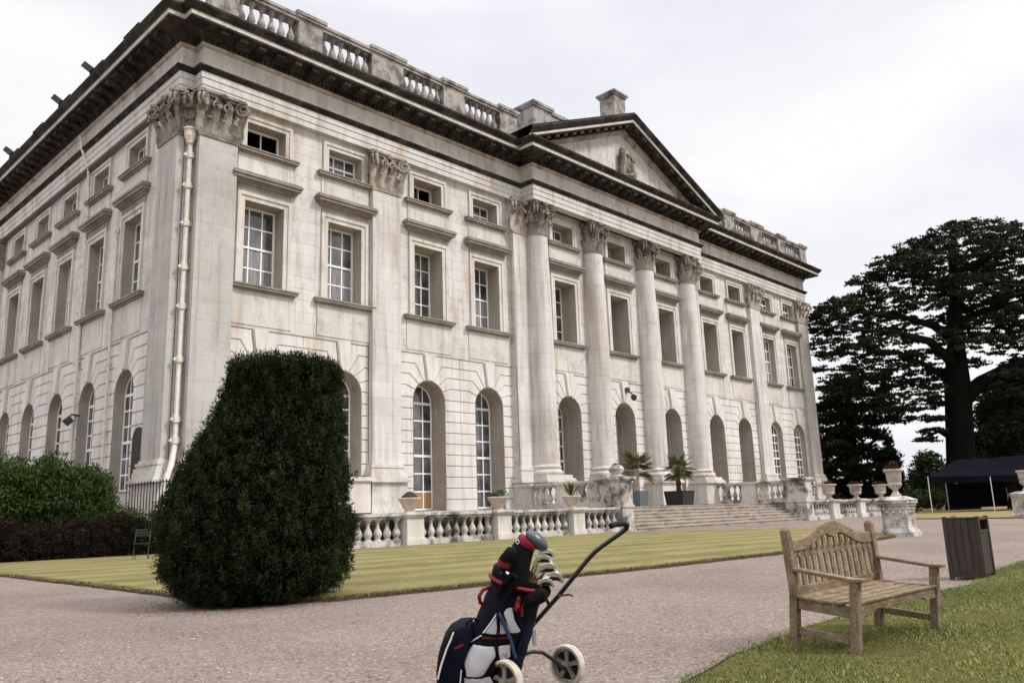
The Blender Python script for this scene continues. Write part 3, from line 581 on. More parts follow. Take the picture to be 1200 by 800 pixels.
def lawn_mat(name, dry, green, stripe, rot):
    k = NT(name); mp = k.n('ShaderNodeMapping'); mp.inputs['Rotation'].default_value = (0, 0, rot); k.l(k.pos, mp.inputs[0])
    wv = k.n('ShaderNodeTexWave'); wv.wave_profile = 'SIN'; wv.bands_direction = 'Y'; wv.inputs['Scale'].default_value = .19; wv.inputs['Distortion'].default_value = 1.0; wv.inputs['Detail'].default_value = 2; k.l(mp.outputs[0], wv.inputs[0])
    n1 = k.noise(.45, 6, .62); n2 = k.noise(11, 6, .8); n3 = k.noise(5, 5, .65, st=(.4, 1.6, 1))
    n4 = k.noise(1.6, 6, .7); f = k.math('ADD', k.math('MULTIPLY', wv.outputs[0], 0), k.math('ADD', k.math('MULTIPLY', n1, 1.1), k.math('MULTIPLY', k.math('ADD', n3, n4), .42)))
    c = k.mix(k.ramp(f, .62, 1.30), green, dry); c = k.mix(k.math('MULTIPLY', k.ramp(wv.outputs[0], .25, .75), stripe), c, k.mix(1.0, c, (.70, .78, .66), 'MULTIPLY')); c = k.mix(1.0, c, k.ramp(n2, .25, .8, (.55, .55, .5), (1.35, 1.32, 1.25)), 'MULTIPLY')
    k.bump(k.noise(70, 3, .7), 1.0, .03); return k.fin(c, .95, .1)
M_LAWN = lawn_mat('mown_lawn', (.30, .25, .128), (.125, .15, .048), .9, rad(8)); M_LAWN2 = lawn_mat('far_lawn', (.30, .235, .125), (.20, .18, .07), .2, rad(60))
M_NEAR = lawn_mat('turf_soil', (.13, .12, .04), (.06, .08, .02), 0, 0); M_SOIL = plain('dark_soil', (.045, .032, .022), .95, .1, .4, 9)
g = MB(); g.add([(-700, -700, 0), (900, -700, 0), (900, 900, 0), (-700, 900, 0)], [(0, 1, 2, 3)]); tag(g.build('ground', M_GRAVEL), kind='structure')
EDGES = {}
def turf(name, poly, mat, h=.05, sub=.3):
    rn = random.Random(len(poly)); pts = []
    for i, a in enumerate(poly):
        b = poly[(i + 1) % len(poly)]; ln = math.dist(a, b); n = max(1, int(ln / sub)) if ln < 60 else 1
        for j in range(n): t = j / n; w = .03 if n > 1 else 0; pts.append((a[0] + (b[0] - a[0]) * t + rn.uniform(-w, w), a[1] + (b[1] - a[1]) * t + rn.uniform(-w, w)))
    m = MB(); m.add([(x, y, h) for x, y in pts], [list(range(len(pts)))]); o = m.build(name, mat); tag(o, kind='structure')
    e = MB(); cx = sum(p[0] for p in pts) / len(pts); cy_ = sum(p[1] for p in pts) / len(pts); n = len(pts)
    e.add([(x, y, h + .004) for x, y in pts] + [(x + (cx - x) / max(1, math.dist((x, y), (cx, cy_))) * -.07, y + (cy_ - y) / max(1, math.dist((x, y), (cx, cy_))) * -.07, .002) for x, y in pts], [(i, (i + 1) % n, n + (i + 1) % n, n + i) for i in range(n)])
    tag(e.build(name + '_edge', M_SOIL), kind='structure'); EDGES[name] = pts; return pts
LAWN = [(-7.3, -1.0), (-7.6, -7.2), (-7.75, -12), (-7.95, -17), (-8.1, -19.6), (-8.0, -20.9), (-7.2, -21.5), (-5, -21.75), (-2, -22.1), (3, -22.35), (8, -22.1), (11.0, -21.75), (13.4, -20.3), (17.3, -16.6), (18.9, -14.2), (18.2, -11.6), (16.6, -9.6), (16.8, -7.9), (5, -7.9), (0, -7.9), (0, -1.5)]
turf('lawn', LAWN, M_LAWN)
turf('far_lawn', [(34.3, -14.4), (31.4, -21.5), (29.4, -33), (190, -70), (190, 90), (70, 90), (66, -4), (50, -8.6)], M_LAWN2)
NEAR = [(-14, -28.05), (-9.1, -27.78), (-8.2, -27.6), (-6.8, -27.42), (-4.8, -27.4), (-2.6, -27.5), (-1.9, -27.45), (-.4, -27.2), (1.6, -27.1), (9, -26.6), (14, -28), (14, -46), (-30, -46), (-30, -28.8)]
turf('near_lawn', NEAR, M_NEAR, .03, .35)
# grass blades on the near lawn
def in_poly(P, poly):
    x, y = P[:, 0], P[:, 1]; r = np.zeros(len(P), bool); n = len(poly)
    for i in range(n):
        (x0, y0), (x1, y1) = poly[i], poly[i - 1]; cnd = ((y0 > y) != (y1 > y)) & (x < (x1 - x0) * (y - y0) / ((y1 - y0) + 1e-12) + x0); r ^= cnd
    return r
nb = 260000
P = np.stack([rng.uniform(-10, 9, nb), rng.uniform(-30.6, -26.4, nb), np.full(nb, .028)], 1)
dcam = np.hypot(P[:, 0] - CP.x, P[:, 1] - CP.y); P = P[in_poly(P, NEAR) & (rng.random(nb) < np.clip(11 / dcam, .25, 1) ** 1.2) & (P[:, 1] < -27.0 + rng.normal(0, .08, nb))]
e_ = rng.normal(0, .05, (6000, 2)); ii = rng.integers(0, 8, 6000); nn_ = np.array(NEAR[:11]); t_ = rng.random((6000, 1)); ep = nn_[ii] * (1 - t_) + nn_[ii + 1] * t_ + e_
P = np.vstack([P, np.column_stack([ep, np.full(6000, .025)])]); n = len(P)
a = rng.uniform(0, 6.28, n); h = rng.uniform(.009, .025, n) * (1 + .6 * (np.sin(P[:, 0] * 3.1) * np.sin(P[:, 1] * 4.3 + 1))); w = rng.uniform(.0022, .0048, n); ln = rng.normal(0, .55, (n, 2))
A = np.stack([np.cos(a) * w, np.sin(a) * w, np.zeros(n)], 1); B = np.stack([ln[:, 0] * h, ln[:, 1] * h, h], 1)
tint = np.clip(.45 + .28 * np.sin(P[:, 0] * 1.3 + 2 * np.sin(P[:, 1] * .9)) * np.cos(P[:, 1] * 1.7) + rng.normal(0, .28, n), 0, 1)
M_GRASS = leafy('grass_blade', (.055, .095, .018), (.31, .32, .10), .6, .25)
tag(quads('grass', P, A, B, M_GRASS, tri=True, tint=tint), kind='stuff')

ep = np.array(EDGES['lawn']); i0 = rng.integers(0, len(ep), 26000); t_ = rng.random((26000, 1)); P = ep[i0] * (1 - t_) + ep[(i0 + 1) % len(ep)] * t_ + rng.normal(0, .05, (26000, 2)); P = P[(P[:, 1] < -9) & (np.hypot(P[:, 0] - CP.x, P[:, 1] - CP.y) < 30)]; n = len(P)
a = rng.uniform(0, 6.28, n); h = rng.uniform(.02, .06, n); w = .006; ln = rng.normal(0, .8, (n, 2)); P = np.column_stack([P, np.full(n, .04)])
tag(quads('lawn_edge_grass', P, np.stack([np.cos(a) * w, np.sin(a) * w, np.zeros(n)], 1), np.stack([ln[:, 0] * h, ln[:, 1] * h, h * .8], 1), leafy('edge_grass', (.05, .055, .015), (.24, .20, .075)), tri=True, tint=rng.random(n)), kind='stuff')
n = 900; a = rng.uniform(0, 6.28, n); q = 1.05 + np.abs(rng.normal(0, .35, n)); P = np.stack([-7.75 + np.cos(a) * q, -20.35 + np.sin(a) * q, np.full(n, .012)], 1); s_ = rng.uniform(.008, .02, n); b_ = rng.uniform(0, 6.28, n)
tag(quads('fallen_leaves', P, np.stack([np.cos(b_) * s_, np.sin(b_) * s_, rng.uniform(0, .008, n)], 1), np.stack([-np.sin(b_) * s_, np.cos(b_) * s_, rng.uniform(0, .008, n)], 1), leafy('dead_leaf', (.06, .03, .015), (.2, .12, .05)), tint=rng.random(n)), kind='stuff')
# ================================================================ TERRACE, STEPS, BALUSTRADES
fl = MB(); fl.box(.6, 18.2, -6.9, -.66, 0, 1.15); fl.box(18.2, 36.4, -5.2, -.3, 0, 1.15); fl.box(36.4, 57.5, -6.95, -.66, 0, 1.15); tag(fl.build('terrace', M_STEP), kind='structure'); fl = MB(); fl.box(.55, 18.19, -6.96, -6.901, 0, 1.12); fl.box(36.41, 57.5, -7.02, -6.951, 0, 1.12); tag(fl.build('retaining_wall', M_RETAIN), 'terrace retaining wall behind the balusters, shade put into its dark colour', 'wall')
st = MB(); rn = random.Random(2)
for i in range(7): z = 1.15 - .164 * i; st.box(18.2, 36.0, -5.2 - .34 * (i + 1), -5.2 - .34 * i + (.04 if i else -.003), 0, z - .05); st.box(18.2, 36.0, -5.235 - .34 * (i + 1), -5.2 - .34 * i - .002, z - .05, z)
tag(st.build('entrance_steps', M_STEP), 'broad flight of seven weathered stone steps up to the portico', 'steps')
BP = {}
def balustrade(label, a, b, z0, ztop, piers, group=None, name='stone_balustrade', sp=.42, wid=.34, br=.15):
    """a -> b: ends on plan; piers: list of (s0, s1, height, halfwidth) along the run"""
    a = Vector((*a, 0)); b = Vector((*b, 0)); t = (b - a).normalized(); L_ = (b - a).length; nr = Vector((-t.y, t.x, 0)); root = thing(name, label, 'balustrade', (a.x, a.y, z0), math.atan2(t.y, t.x), group or 'stone balustrades of the terrace')
    H = ztop - z0; pl = MB(); rl = MB(); pl.box(0, L_, -wid / 2, wid / 2, 0, .24); rl.box(0, L_, -wid / 2 + .01, wid / 2 - .01, H - .19, H - .1); rl.box(0, L_, -wid / 2 - .06, wid / 2 + .06, H - .1, H)
    pl.build('plinth', M_BAL, root); rl.build('coping', M_BAL, root)
    for s0, s1, ph, hw in piers:
        m = MB(); m.box(s0, s1, -hw, hw, 0, ph - .16); m.box(s0 - .06, s1 + .06, -hw - .06, hw + .06, 0, .26); m.box(s0 - .07, s1 + .07, -hw - .07, hw + .07, ph - .16, ph - .09); m.box(s0 - .12, s1 + .12, -hw - .12, hw + .12, ph - .09, ph + .012); m.build('pier', M_TRIM, root)
    cuts = [0] + [q for p in piers for q in p[:2]] + [L_]; hb = H - .19 - .24
    key = round(hb, 3)
    for s0, s1 in zip(cuts[::2], cuts[1::2]):
        if s1 - s0 < .4: continue
        n = max(1, round((s1 - s0) / sp))
        for i in range(n):
            if key not in BP: m = MB(); m.lathe(bal_prof(hb + .002, br), (0, 0, 0), 12); o = m.build('baluster', M_BAL, root, smooth=True); BP[key] = o
            else: o = BP[key].copy(); COL.objects.link(o); o.parent = root
            o.location = (s0 + (s1 - s0) * (i + .5) / n, 0, .239)
    return root
balustrade('long low stone balustrade along the lawn, left of the entrance steps', (.4, -7.45), (17.25, -7.45), 0, 1.14, [(0, .9, 1.16, .36), (4.5, 5.25, 1.16, .36), (8.9, 9.65, 1.16, .36), (13.4, 14.15, 1.16, .36)])
balustrade('low stone balustrade right of the entrance steps, topped with urns', (37.05, -7.4), (50.3, -7.4), 0, 1.2, [(2.8, 3.8, 1.22, .4), (7.2, 8.1, 1.22, .4), (11.6, 12.7, 1.22, .4)])
balustrade('raised stone balustrade beside the left end of the steps', (17.75, -1.1), (17.75, -6.7), 1.15, 2.42, [(0, .9, 1.27, .3), (2.6, 3.5, 1.27, .3)], sp=.44)
balustrade('raised stone balustrade beside the right end of the steps', (36.45, -6.4), (36.45, -1.3), 1.15, 2.5, [(2.0, 3.0, 1.35, .3)], sp=.44)
def big_pier(name, label, x0, x1, y0, y1, h):
    m = MB(); m.box(x0 - .08, x1 + .08, y0 - .08, y1 + .08, 0, .3); m.box(x0, x1, y0, y1, .3, h - .2); m.box(x0 - .05, x1 + .05, y0 - .05, y1 + .05, 1.12, 1.24); m.box(x0 - .08, x1 + .08, y0 - .08, y1 + .08, h - .2, h - .12); m.box(x0 - .14, x1 + .14, y0 - .14, y1 + .14, h - .12, h); tag(m.build(name, M_BAL), label, 'pier', 'piers at the ends of the steps')
big_pier('stair_pier', 'square stone pier at the left end of the entrance steps', 17.35, 18.17, -7.75, -6.72, 2.5)
big_pier('stair_pier', 'square stone pier at the right end of the entrance steps', 36.02, 36.95, -7.8, -6.42, 2.62)
fin = MB(); fin.lathe([(.3, 0), (.34, .06), (.2, .12), (.34, .26), (.38, .38), (.28, .5), (.14, .56), (.16, .6), (.02, .66)], (17.76, -7.2, 2.5), 14); tag(fin.build('stone_finial', M_BAL, smooth=True), 'squat stone finial on the pier left of the steps', 'finial')

# ================================================================ FOLIAGE
def clumps(C, R, k_, size, asp=.35, flat=1.0, up=.2, tint=None, shell=.55, size_var=.35):
    C = np.asarray(C, float); m = len(C); R = np.broadcast_to(R, m); idx = np.repeat(np.arange(m), k_); n = len(idx)
    d = unit(rng.normal(0, 1, (n, 3))); rr_ = R[idx] * (shell + (1 - shell) * rng.random(n)); off = d * rr_[:, None]; off[:, 2] *= flat; P = C[idx] + off
    o = unit(d + rng.normal(0, .7, (n, 3)) + np.array([0, 0, up])); q = unit(np.cross(o, rng.normal(0, 1, (n, 3)))); s = size * (1 + rng.normal(0, size_var, n)).clip(.4, 2)
    t = (tint[idx] if tint is not None else rng.random(m)[idx]) * .6 + .4 * rng.random(n)
    return P, o * s[:, None], q * (s * asp * 2)[:, None], t.clip(0, 1)
def cat(*L_): return [np.concatenate(x) for x in zip(*L_)]
# --- yew topiary
TP = [(713, 232, 368), (700, 207, 398), (680, 193, 411), (650, 188, 416), (620, 188, 416), (590, 193, 414), (560, 207, 411), (540, 217, 408), (520, 227, 406), (500, 240, 404), (480, 250, 402), (460, 257, 401), (440, 259, 400), (424, 260, 398), (417, 264, 393)]
TD = 10.35; base_c = gpx(300, 713); cdir = Vector((CF.x, CF.y, 0)) + Vector((CR.x, CR.y, 0)) * (-300 / FPX); cdir.normalize(); TC = Vector((base_c.x, base_c.y, 0)) + cdir * 1.0
side = Vector((cdir.y, -cdir.x, 0)); tz = []; 
for y, l, r in TP: tz.append(((713 - y) * TD / FPX * .965 + .02, ((l + r) / 2 - 302) * TD / FPX, (r - l) / 2 * TD / FPX))
tz = np.array(tz)
def yew_pt(z, a, k=1.0):
    cx = np.interp(z, tz[:, 0], tz[:, 1]); w = np.interp(z, tz[:, 0], tz[:, 2]) * k; return np.stack([TC.x + side.x * (cx + w * np.cos(a)) + cdir.x * w * .97 * np.sin(a), TC.y + side.y * (cx + w * np.cos(a)) + cdir.y * w * .97 * np.sin(a), z], 1)
root = thing('yew_topiary', 'large dark clipped yew topiary at the corner of the lawn', 'topiary', tuple(TC))
core = MB(); zz = np.linspace(.0, tz[-1, 0] - .08, 14); core.loft([[tuple(p - np.array(TC)) for p in yew_pt(np.full(20, z), np.arange(20) * 2 * math.pi / 20, .86)] for z in zz]); core.build('shade_core', plain('yew_core', (.002, .003, .002), 1.0, .0), root)  # added solid body, black for the shade deep inside the yew
nc = 4000; z = rng.uniform(.0, tz[-1, 0], nc); a = rng.uniform(0, 2 * math.pi, nc); bulge = 1 + .02 * np.sin(a * 5 + z * 3) + .022 * np.sin(z * 9 + a * 3) + .022 * np.sin(a * 17 + 2 * np.sin(z * 5)) + .018 * np.sin(z * 17 + a * 11) + np.abs(rng.normal(0, .032, nc)) - .025; C1 = yew_pt(z, a, .955 * 1) ; C1 = yew_pt(z, a, 1.0); ctr = yew_pt(z, a, 0.0); C1 = ctr + (C1 - ctr) * (.945 * bulge)[:, None]
nt_ = 420; rr_ = np.sqrt(rng.random(nt_)); at = rng.uniform(0, 6.28, nt_); C2 = yew_pt(np.full(nt_, tz[-1, 0] - .005), at, 1.0); c2 = yew_pt(np.full(nt_, tz[-1, 0]), at, 0.0); C2 = c2 + (C2 - c2) * rr_[:, None]; C2[:, 2] += rng.uniform(-.06, .05, nt_)
sh = [(243, 488, .10), (235, 503, .12), (226, 518, .15), (217, 536, .12), (249, 470, .08), (208, 552, .1), (254, 452, .1), (199, 572, .1)]; C3 = []
for x, y, r in sh:
    for _ in range(9): p = TC + side * ((x - 302) * TD / FPX + .05 + random.uniform(-.06, .06)) + cdir * random.uniform(-.25, .25); C3.append((p.x, p.y, (713 - y) * TD / FPX - .06 + random.uniform(-.1, .12)))
sp = rng.integers(0, nc, 900); C4 = ctr[sp] + (C1[sp] - ctr[sp]) * rng.uniform(1.03, 1.085, 900)[:, None]; C4[:, 2] += rng.uniform(0, .05, 900)
parts = cat(clumps(C4, .026, 26, .022, .16, 2.2, .9, .5 + .5 * rng.random(900)), clumps(C1, rng.uniform(.045, .10, nc), 46, .021, .2, 1.45, .3, rng.random(nc) ** 2), clumps(C2, .08, 40, .024, .18, 1.4, .8), clumps(C3, .07, 50, .022, .2, 1.4, .5))
parts[0] -= np.array(TC); M_YEW = leafy('yew_leaf', (.0012, .0025, .0014), (.038, .054, .017), .75, .08); quads('foliage', *parts[:3], M_YEW, root, tint=parts[3])
# --- shrubs by the side wall
M_RHO = leafy('rhododendron_leaf', (.004, .011, .002), (.055, .095, .018), .65, .12); M_HEDGE = leafy('purple_hedge_leaf', (.006, .005, .004), (.036, .020, .016), .8, .08)
M_CORE = plain('shrub_core', (.006, .008, .004), .95, .03)
def bush(name, label, cat_, ell, nper, k_, size, mat, r=.3, up=.5, asp=.3, core=True, coremat=None):
    lo = Vector((sum(e[0] for e in ell) / len(ell), sum(e[1] for e in ell) / len(ell), 0)); root = thing(name, label, cat_, tuple(lo)); C = []; cm_ = MB()
    for cx, cy, cz, rx, ry, rz in ell:
        d = unit(rng.normal(0, 1, (nper, 3))); s = rng.uniform(.72, 1.0, (nper, 1)); p = np.array([cx, cy, cz]) + d * s * np.array([rx, ry, rz]); C.append(p[p[:, 2] > .05])
        cm_.lathe([(.02, -rz * .8), (max(rx, ry) * .62, -rz * .5), (max(rx, ry) * .78, 0), (max(rx, ry) * .6, rz * .5), (.05, rz * .78)], (cx - lo.x, cy - lo.y, cz), 10, rx / max(rx, ry), ry / max(rx, ry))
    C = np.concatenate(C); pt = clumps(C, r * rng.uniform(.7, 1.2, len(C)), k_, size, asp, .8, up)
    if core: cm_.build('dark_core', coremat or M_CORE, root)  # solid dark filling, colours in the shade behind the leaves
    pt[0][:] -= np.array(lo); quads('foliage', *pt[:3], mat, root, tint=pt[3]); return root
bush('rhododendron', 'broad leafy green rhododendron in front of the side wall', 'shrub', [(-9.2, 1.0, 1.5, 1.5, 1.3, 1.7), (-7.4, .6, 1.55, 1.6, 1.3, 1.85), (-5.6, .5, 1.6, 1.6, 1.3, 1.95), (-4.0, .3, 1.55, 1.4, 1.2, 1.95), (-2.85, .0, 1.45, .95, 1.0, 1.7)], 820, 26, .06, M_RHO, .22, .7, .22)
bush('small_shrub', 'small bright green shrub between rhododendron and iron railing', 'shrub', [(-2.0, -.9, .75, 1.0, .8, 1.0), (-.9, -1.5, .65, .9, .7, .9), (.1, -2.2, .6, .8, .7, .85)], 220, 22, .05, M_RHO, .2, .6, .22)
hz = [(-11 + i * .62, -1.0 - i * .03, .55, .55, .55, .62) for i in range(24)]; hz = [(x, y, .62, .62, .42, .72) for x, y, *_ in hz]
bush('clipped_hedge', 'low purple-brown clipped hedge along the back of the lawn', 'hedge', hz, 190, 22, .04, M_HEDGE, .15, .4, .3)
rl = thing('iron_railing', 'black iron railing at the foot of the mansion corner', 'railing', (-1.5, -1.5, 0))
m = MB(); m.bar((0, 1.7, 2.42), (0, -1.9, 2.42), .05, .03); m.bar((0, 1.7, 1.4), (0, -1.9, 1.4), .05, .03); m.build('rail', M_IRON, rl)
m = MB()
for i in range(15): y = 1.6 - i * .25; m.tube([(0, y, .9), (0, y, 2.5)], .018, 6)
m.build('uprights', M_IRON, rl)
# --- trees
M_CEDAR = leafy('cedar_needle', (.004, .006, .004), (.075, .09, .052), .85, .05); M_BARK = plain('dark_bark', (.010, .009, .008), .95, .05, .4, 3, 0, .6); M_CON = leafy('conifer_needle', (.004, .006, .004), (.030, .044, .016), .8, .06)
def cpt(x, y, dd, D=75): return np.array(px(x, y, D + dd))
def tree(name, label, D, tx, ybase, trunk, limbs, plates, mat, tr, k_=16, dens=1.0, leaf_=.2, flat=.3, r=.55, dz=6):
    b0 = Vector(cpt(tx, ybase, 0, D)); b0.z = 0; root = thing(name, label, 'tree', tuple(b0), 0, 'trees beyond the mansion'); m = MB()
    pts = [Vector(cpt(x, y, 0, D)) for x, y in trunk]; pts[0].z = -.1; m.tube([p - b0 for p in pts], tr, 10); m.build('trunk', M_BARK, root, smooth=True)
    m = MB()
    for l in limbs:
        q = [Vector(cpt(x, y, d_, D)) - b0 for x, y, d_ in l[0]]; m.tube(q, [l[1] * (1 - .8 * i / (len(q) - 1)) for i in range(len(q))], 7)
    m.build('limbs', M_BARK, root, smooth=True)
    C = []; mp = D / FPX; T = []
    for x, y, hw, hh in plates:
        n = int(hw * hh * .16 * dens) + 4; rx = hw * mp; ry = min(rx, dz); rz = hh * mp; c0 = cpt(x, y, random.uniform(-dz * .6, dz * .6), D)
        a = rng.uniform(0, 6.28, n); q = np.sqrt(rng.random(n)); u = np.cos(a) * q; v = np.sin(a) * q; zz_ = rng.uniform(-1, 1, n) * rz * .8 + (1 - q) * rz * .5 - np.abs(u) * rz * .5
        C.append(c0 + np.array(CR) * (u * rx)[:, None] + np.array([CF.x, CF.y, 0]) * (v * ry)[:, None] + np.array([0, 0, 1]) * zz_[:, None]); T.append(np.clip(.25 + zz_ / rz * .35 + rng.normal(0, .2, n), 0, 1))  # tint rises with height in each plate, painting light from above
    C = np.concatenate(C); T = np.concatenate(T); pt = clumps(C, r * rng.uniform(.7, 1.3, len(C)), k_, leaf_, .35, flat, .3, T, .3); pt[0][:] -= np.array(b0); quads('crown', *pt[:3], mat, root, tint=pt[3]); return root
CED = [(1118, 264, 12, 3), (1108, 271, 24, 5), (1150, 268, 40, 5), (1180, 266, 14, 4), (1130, 280, 55, 7), (1185, 280, 45, 8), (1075, 288, 26, 5), (1062, 298, 20, 4), (1120, 297, 70, 8), (1190, 298, 50, 9), (1035, 306, 14, 4), (1060, 311, 38, 6), (1115, 313, 60, 9), (1185, 316, 60, 10), (1020, 325, 18, 4), (1000, 331, 8, 3), (1050, 327, 44, 6), (1105, 332, 34, 7), (1165, 335, 45, 8), (1215, 335, 40, 10), (1015, 341, 14, 3), (1050, 343, 22, 4), (1145, 348, 42, 7), (1200, 352, 50, 9), (985, 357, 26, 5), (1030, 356, 42, 6), (1080, 358, 24, 5), (1150, 364, 40, 7), (1205, 368, 50, 9), (965, 367, 18, 6), (1000, 372, 50, 8), (1050, 372, 24, 6), (1160, 380, 40, 7), (1210, 386, 50, 9), (958, 384, 12, 7), (1000, 388, 46, 7), (1055, 388, 26, 6), (1160, 397, 26, 5), (1205, 403, 40, 9), (970, 403, 24, 4), (1025, 401, 34, 6), (1075, 398, 16, 5), (1110, 392, 18, 5), (1040, 416, 38, 5), (1075, 415, 24, 5), (1190, 425, 20, 5), (1230, 420, 40, 10), (1015, 428, 28, 4), (1065, 430, 30, 5), (1100, 436, 16, 4), (1180, 440, 30, 5), (1225, 445, 40, 10), (1250, 320, 40, 14), (1265, 365, 45, 14), (1270, 400, 45, 14), (1010, 442, 34, 6), (980, 448, 18, 5), (1060, 452, 26, 5), (1090, 470, 22, 5), (1070, 478, 24, 4), (1180, 470, 30, 7), (1215, 475, 30, 10), (1095, 505, 16, 4), (1085, 515, 14, 3), (975, 415, 24, 4), (1000, 412, 40, 5), (960, 432, 14, 3), (1000, 436, 40, 4), (1045, 440, 36, 4), (1030, 448, 40, 4), (1085, 445, 24, 4), (1095, 455, 20, 4), (1010, 350, 30, 4), (1090, 345, 30, 5), (1100, 375, 24, 4), (1135, 330, 50, 5), (1085, 305, 40, 5), (1160, 455, 24, 4), (1200, 460, 34, 6), (1205, 435, 34, 6), (1060, 465, 34, 4), (1120, 345, 26, 5), (1122, 365, 22, 4), (1118, 383, 20, 4), (1125, 410, 26, 4), (1130, 425, 22, 4), (1140, 395, 20, 4), (1110, 400, 22, 4), (1150, 480, 16, 5), (1165, 500, 20, 6), (1100, 490, 14, 3), (1075, 490, 22, 3), (1055, 480, 24, 4), (1195, 485, 34, 7), (1170, 465, 22, 5)]
def cedar():
    tr = [1.5, 1.2, 1.15, 1.1, .7, .5, .35, .12]
    return tree('cedar_tree', 'huge dark cedar with flat spreading tiers and thick forked trunk', 74, 1125, 592, [(1128, 592), (1126, 540), (1124, 490), (1122, 450), (1120, 400), (1119, 350), (1117, 300), (1116, 275)],
     [([(1125, 470, 0), (1150, 447, -1), (1180, 430, -2), (1215, 420, -3)], .85), ([(1122, 455, 0), (1105, 440, 1), (1080, 425, 2), (1045, 412, 3)], .5), ([(1120, 400, 0), (1095, 382, -1), (1060, 372, -2), (1005, 366, -3)], .5), ([(1120, 380, 0), (1150, 365, 1), (1195, 352, 2)], .5), ([(1119, 340, 0), (1080, 325, 1), (1035, 322, 1)], .4), ([(1119, 320, 0), (1160, 300, -1), (1190, 290, -2)], .35), ([(1122, 430, 0), (1090, 400, -3), (1050, 390, -4), (985, 385, -5)], .5), ([(1126, 520, 0), (1100, 505, 1), (1078, 515, 1)], .3)],
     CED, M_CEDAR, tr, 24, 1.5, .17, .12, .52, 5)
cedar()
CON = [(985, 455, 26, 6), (1000, 463, 40, 6), (975, 475, 22, 7), (1015, 478, 40, 6), (990, 490, 38, 8), (1040, 492, 20, 4), (980, 508, 30, 9), (1015, 508, 24, 7), (975, 528, 28, 10), (1010, 530, 34, 9), (1040, 535, 14, 7), (985, 550, 36, 11), (1025, 552, 26, 10), (1045, 560, 12, 10), (985, 572, 40, 11), (1030, 575, 28, 10)]
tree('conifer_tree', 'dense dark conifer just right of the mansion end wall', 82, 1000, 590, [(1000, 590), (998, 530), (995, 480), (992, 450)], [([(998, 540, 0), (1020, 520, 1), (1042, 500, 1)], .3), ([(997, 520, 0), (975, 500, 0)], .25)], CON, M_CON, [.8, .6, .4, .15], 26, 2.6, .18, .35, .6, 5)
CON2 = [(1045, 545, 10, 8), (1040, 560, 16, 9), (1048, 575, 14, 8), (1042, 528, 5, 7), (1040, 515, 3, 7)]
tree('young_fir_tree', 'slim pointed young fir beside the dense conifer', 84, 1044, 590, [(1044, 590), (1042, 540), (1040, 510)], [([(1043, 560, 0), (1050, 550, 0)], .1)], CON2, M_CON, [.3, .2, .06], 20, 2.5, .2, .8, .45, 2)
RB = [(1175, 455, 30, 14), (1190, 480, 34, 16), (1165, 490, 22, 14), (1185, 510, 36, 16), (1160, 520, 20, 12), (1220, 470, 30, 22), (1225, 510, 30, 20), (1180, 540, 40, 14), (1150, 545, 18, 12), (1225, 545, 30, 16)]
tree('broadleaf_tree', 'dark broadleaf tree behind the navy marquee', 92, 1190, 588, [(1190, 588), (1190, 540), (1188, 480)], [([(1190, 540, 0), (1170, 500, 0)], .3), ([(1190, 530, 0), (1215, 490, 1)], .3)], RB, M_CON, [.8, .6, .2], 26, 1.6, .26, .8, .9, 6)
gb = np.array(gpx(1085, 592)); M_BRIGHT = leafy('garden_bush_leaf', (.012, .022, .008), (.06, .095, .025), .6, .2)
def pbush(name, label, cat_, spec, D, nper, k_, size, mat, r): return bush(name, label, cat_, [(*(lambda p: (p.x, p.y, max(.6, p.z)))(px(x, y, D)), hw * D / FPX, hw * D / FPX, hh * D / FPX) for x, y, hw, hh in spec], nper, k_, size, mat, r)
pbush('garden_bush', 'rounded mid green bush left of the navy marquee', 'bush', [(1088, 550, 18, 20), (1080, 566, 14, 16), (1100, 560, 14, 18)], 84, 130, 18, .2, M_BRIGHT, .6)
pbush('clipped_shrub', 'low clipped pale green hedge in front of the rounded bush', 'hedge', [(1070, 585, 12, 11), (1084, 584, 12, 10), (1098, 585, 10, 10)], 70, 90, 18, .13, M_BRIGHT, .4)
wd = [(930 + i * 22 + random.uniform(-5, 5), 578 + random.uniform(-4, 2), 24, 16 + random.uniform(-3, 8)) for i in range(26)]; wd = [w for w in wd if not 1040 < w[0] < 1066] 
C = []
for x, y, a_, b_ in wd:
    p = px(x, y, 125); d = unit(rng.normal(0, 1, (70, 3))) * rng.uniform(.3, 1, (70, 1)) * np.array([a_, a_, b_]) * 125 / FPX; C.append(np.array([p.x, p.y, max(1, p.z)]) + d)
pt = clumps(np.concatenate(C), 1.0, 16, .35, .3, .8, .4); tag(quads('distant_wood', *pt[:3], M_CON, tint=pt[3]), kind='stuff')
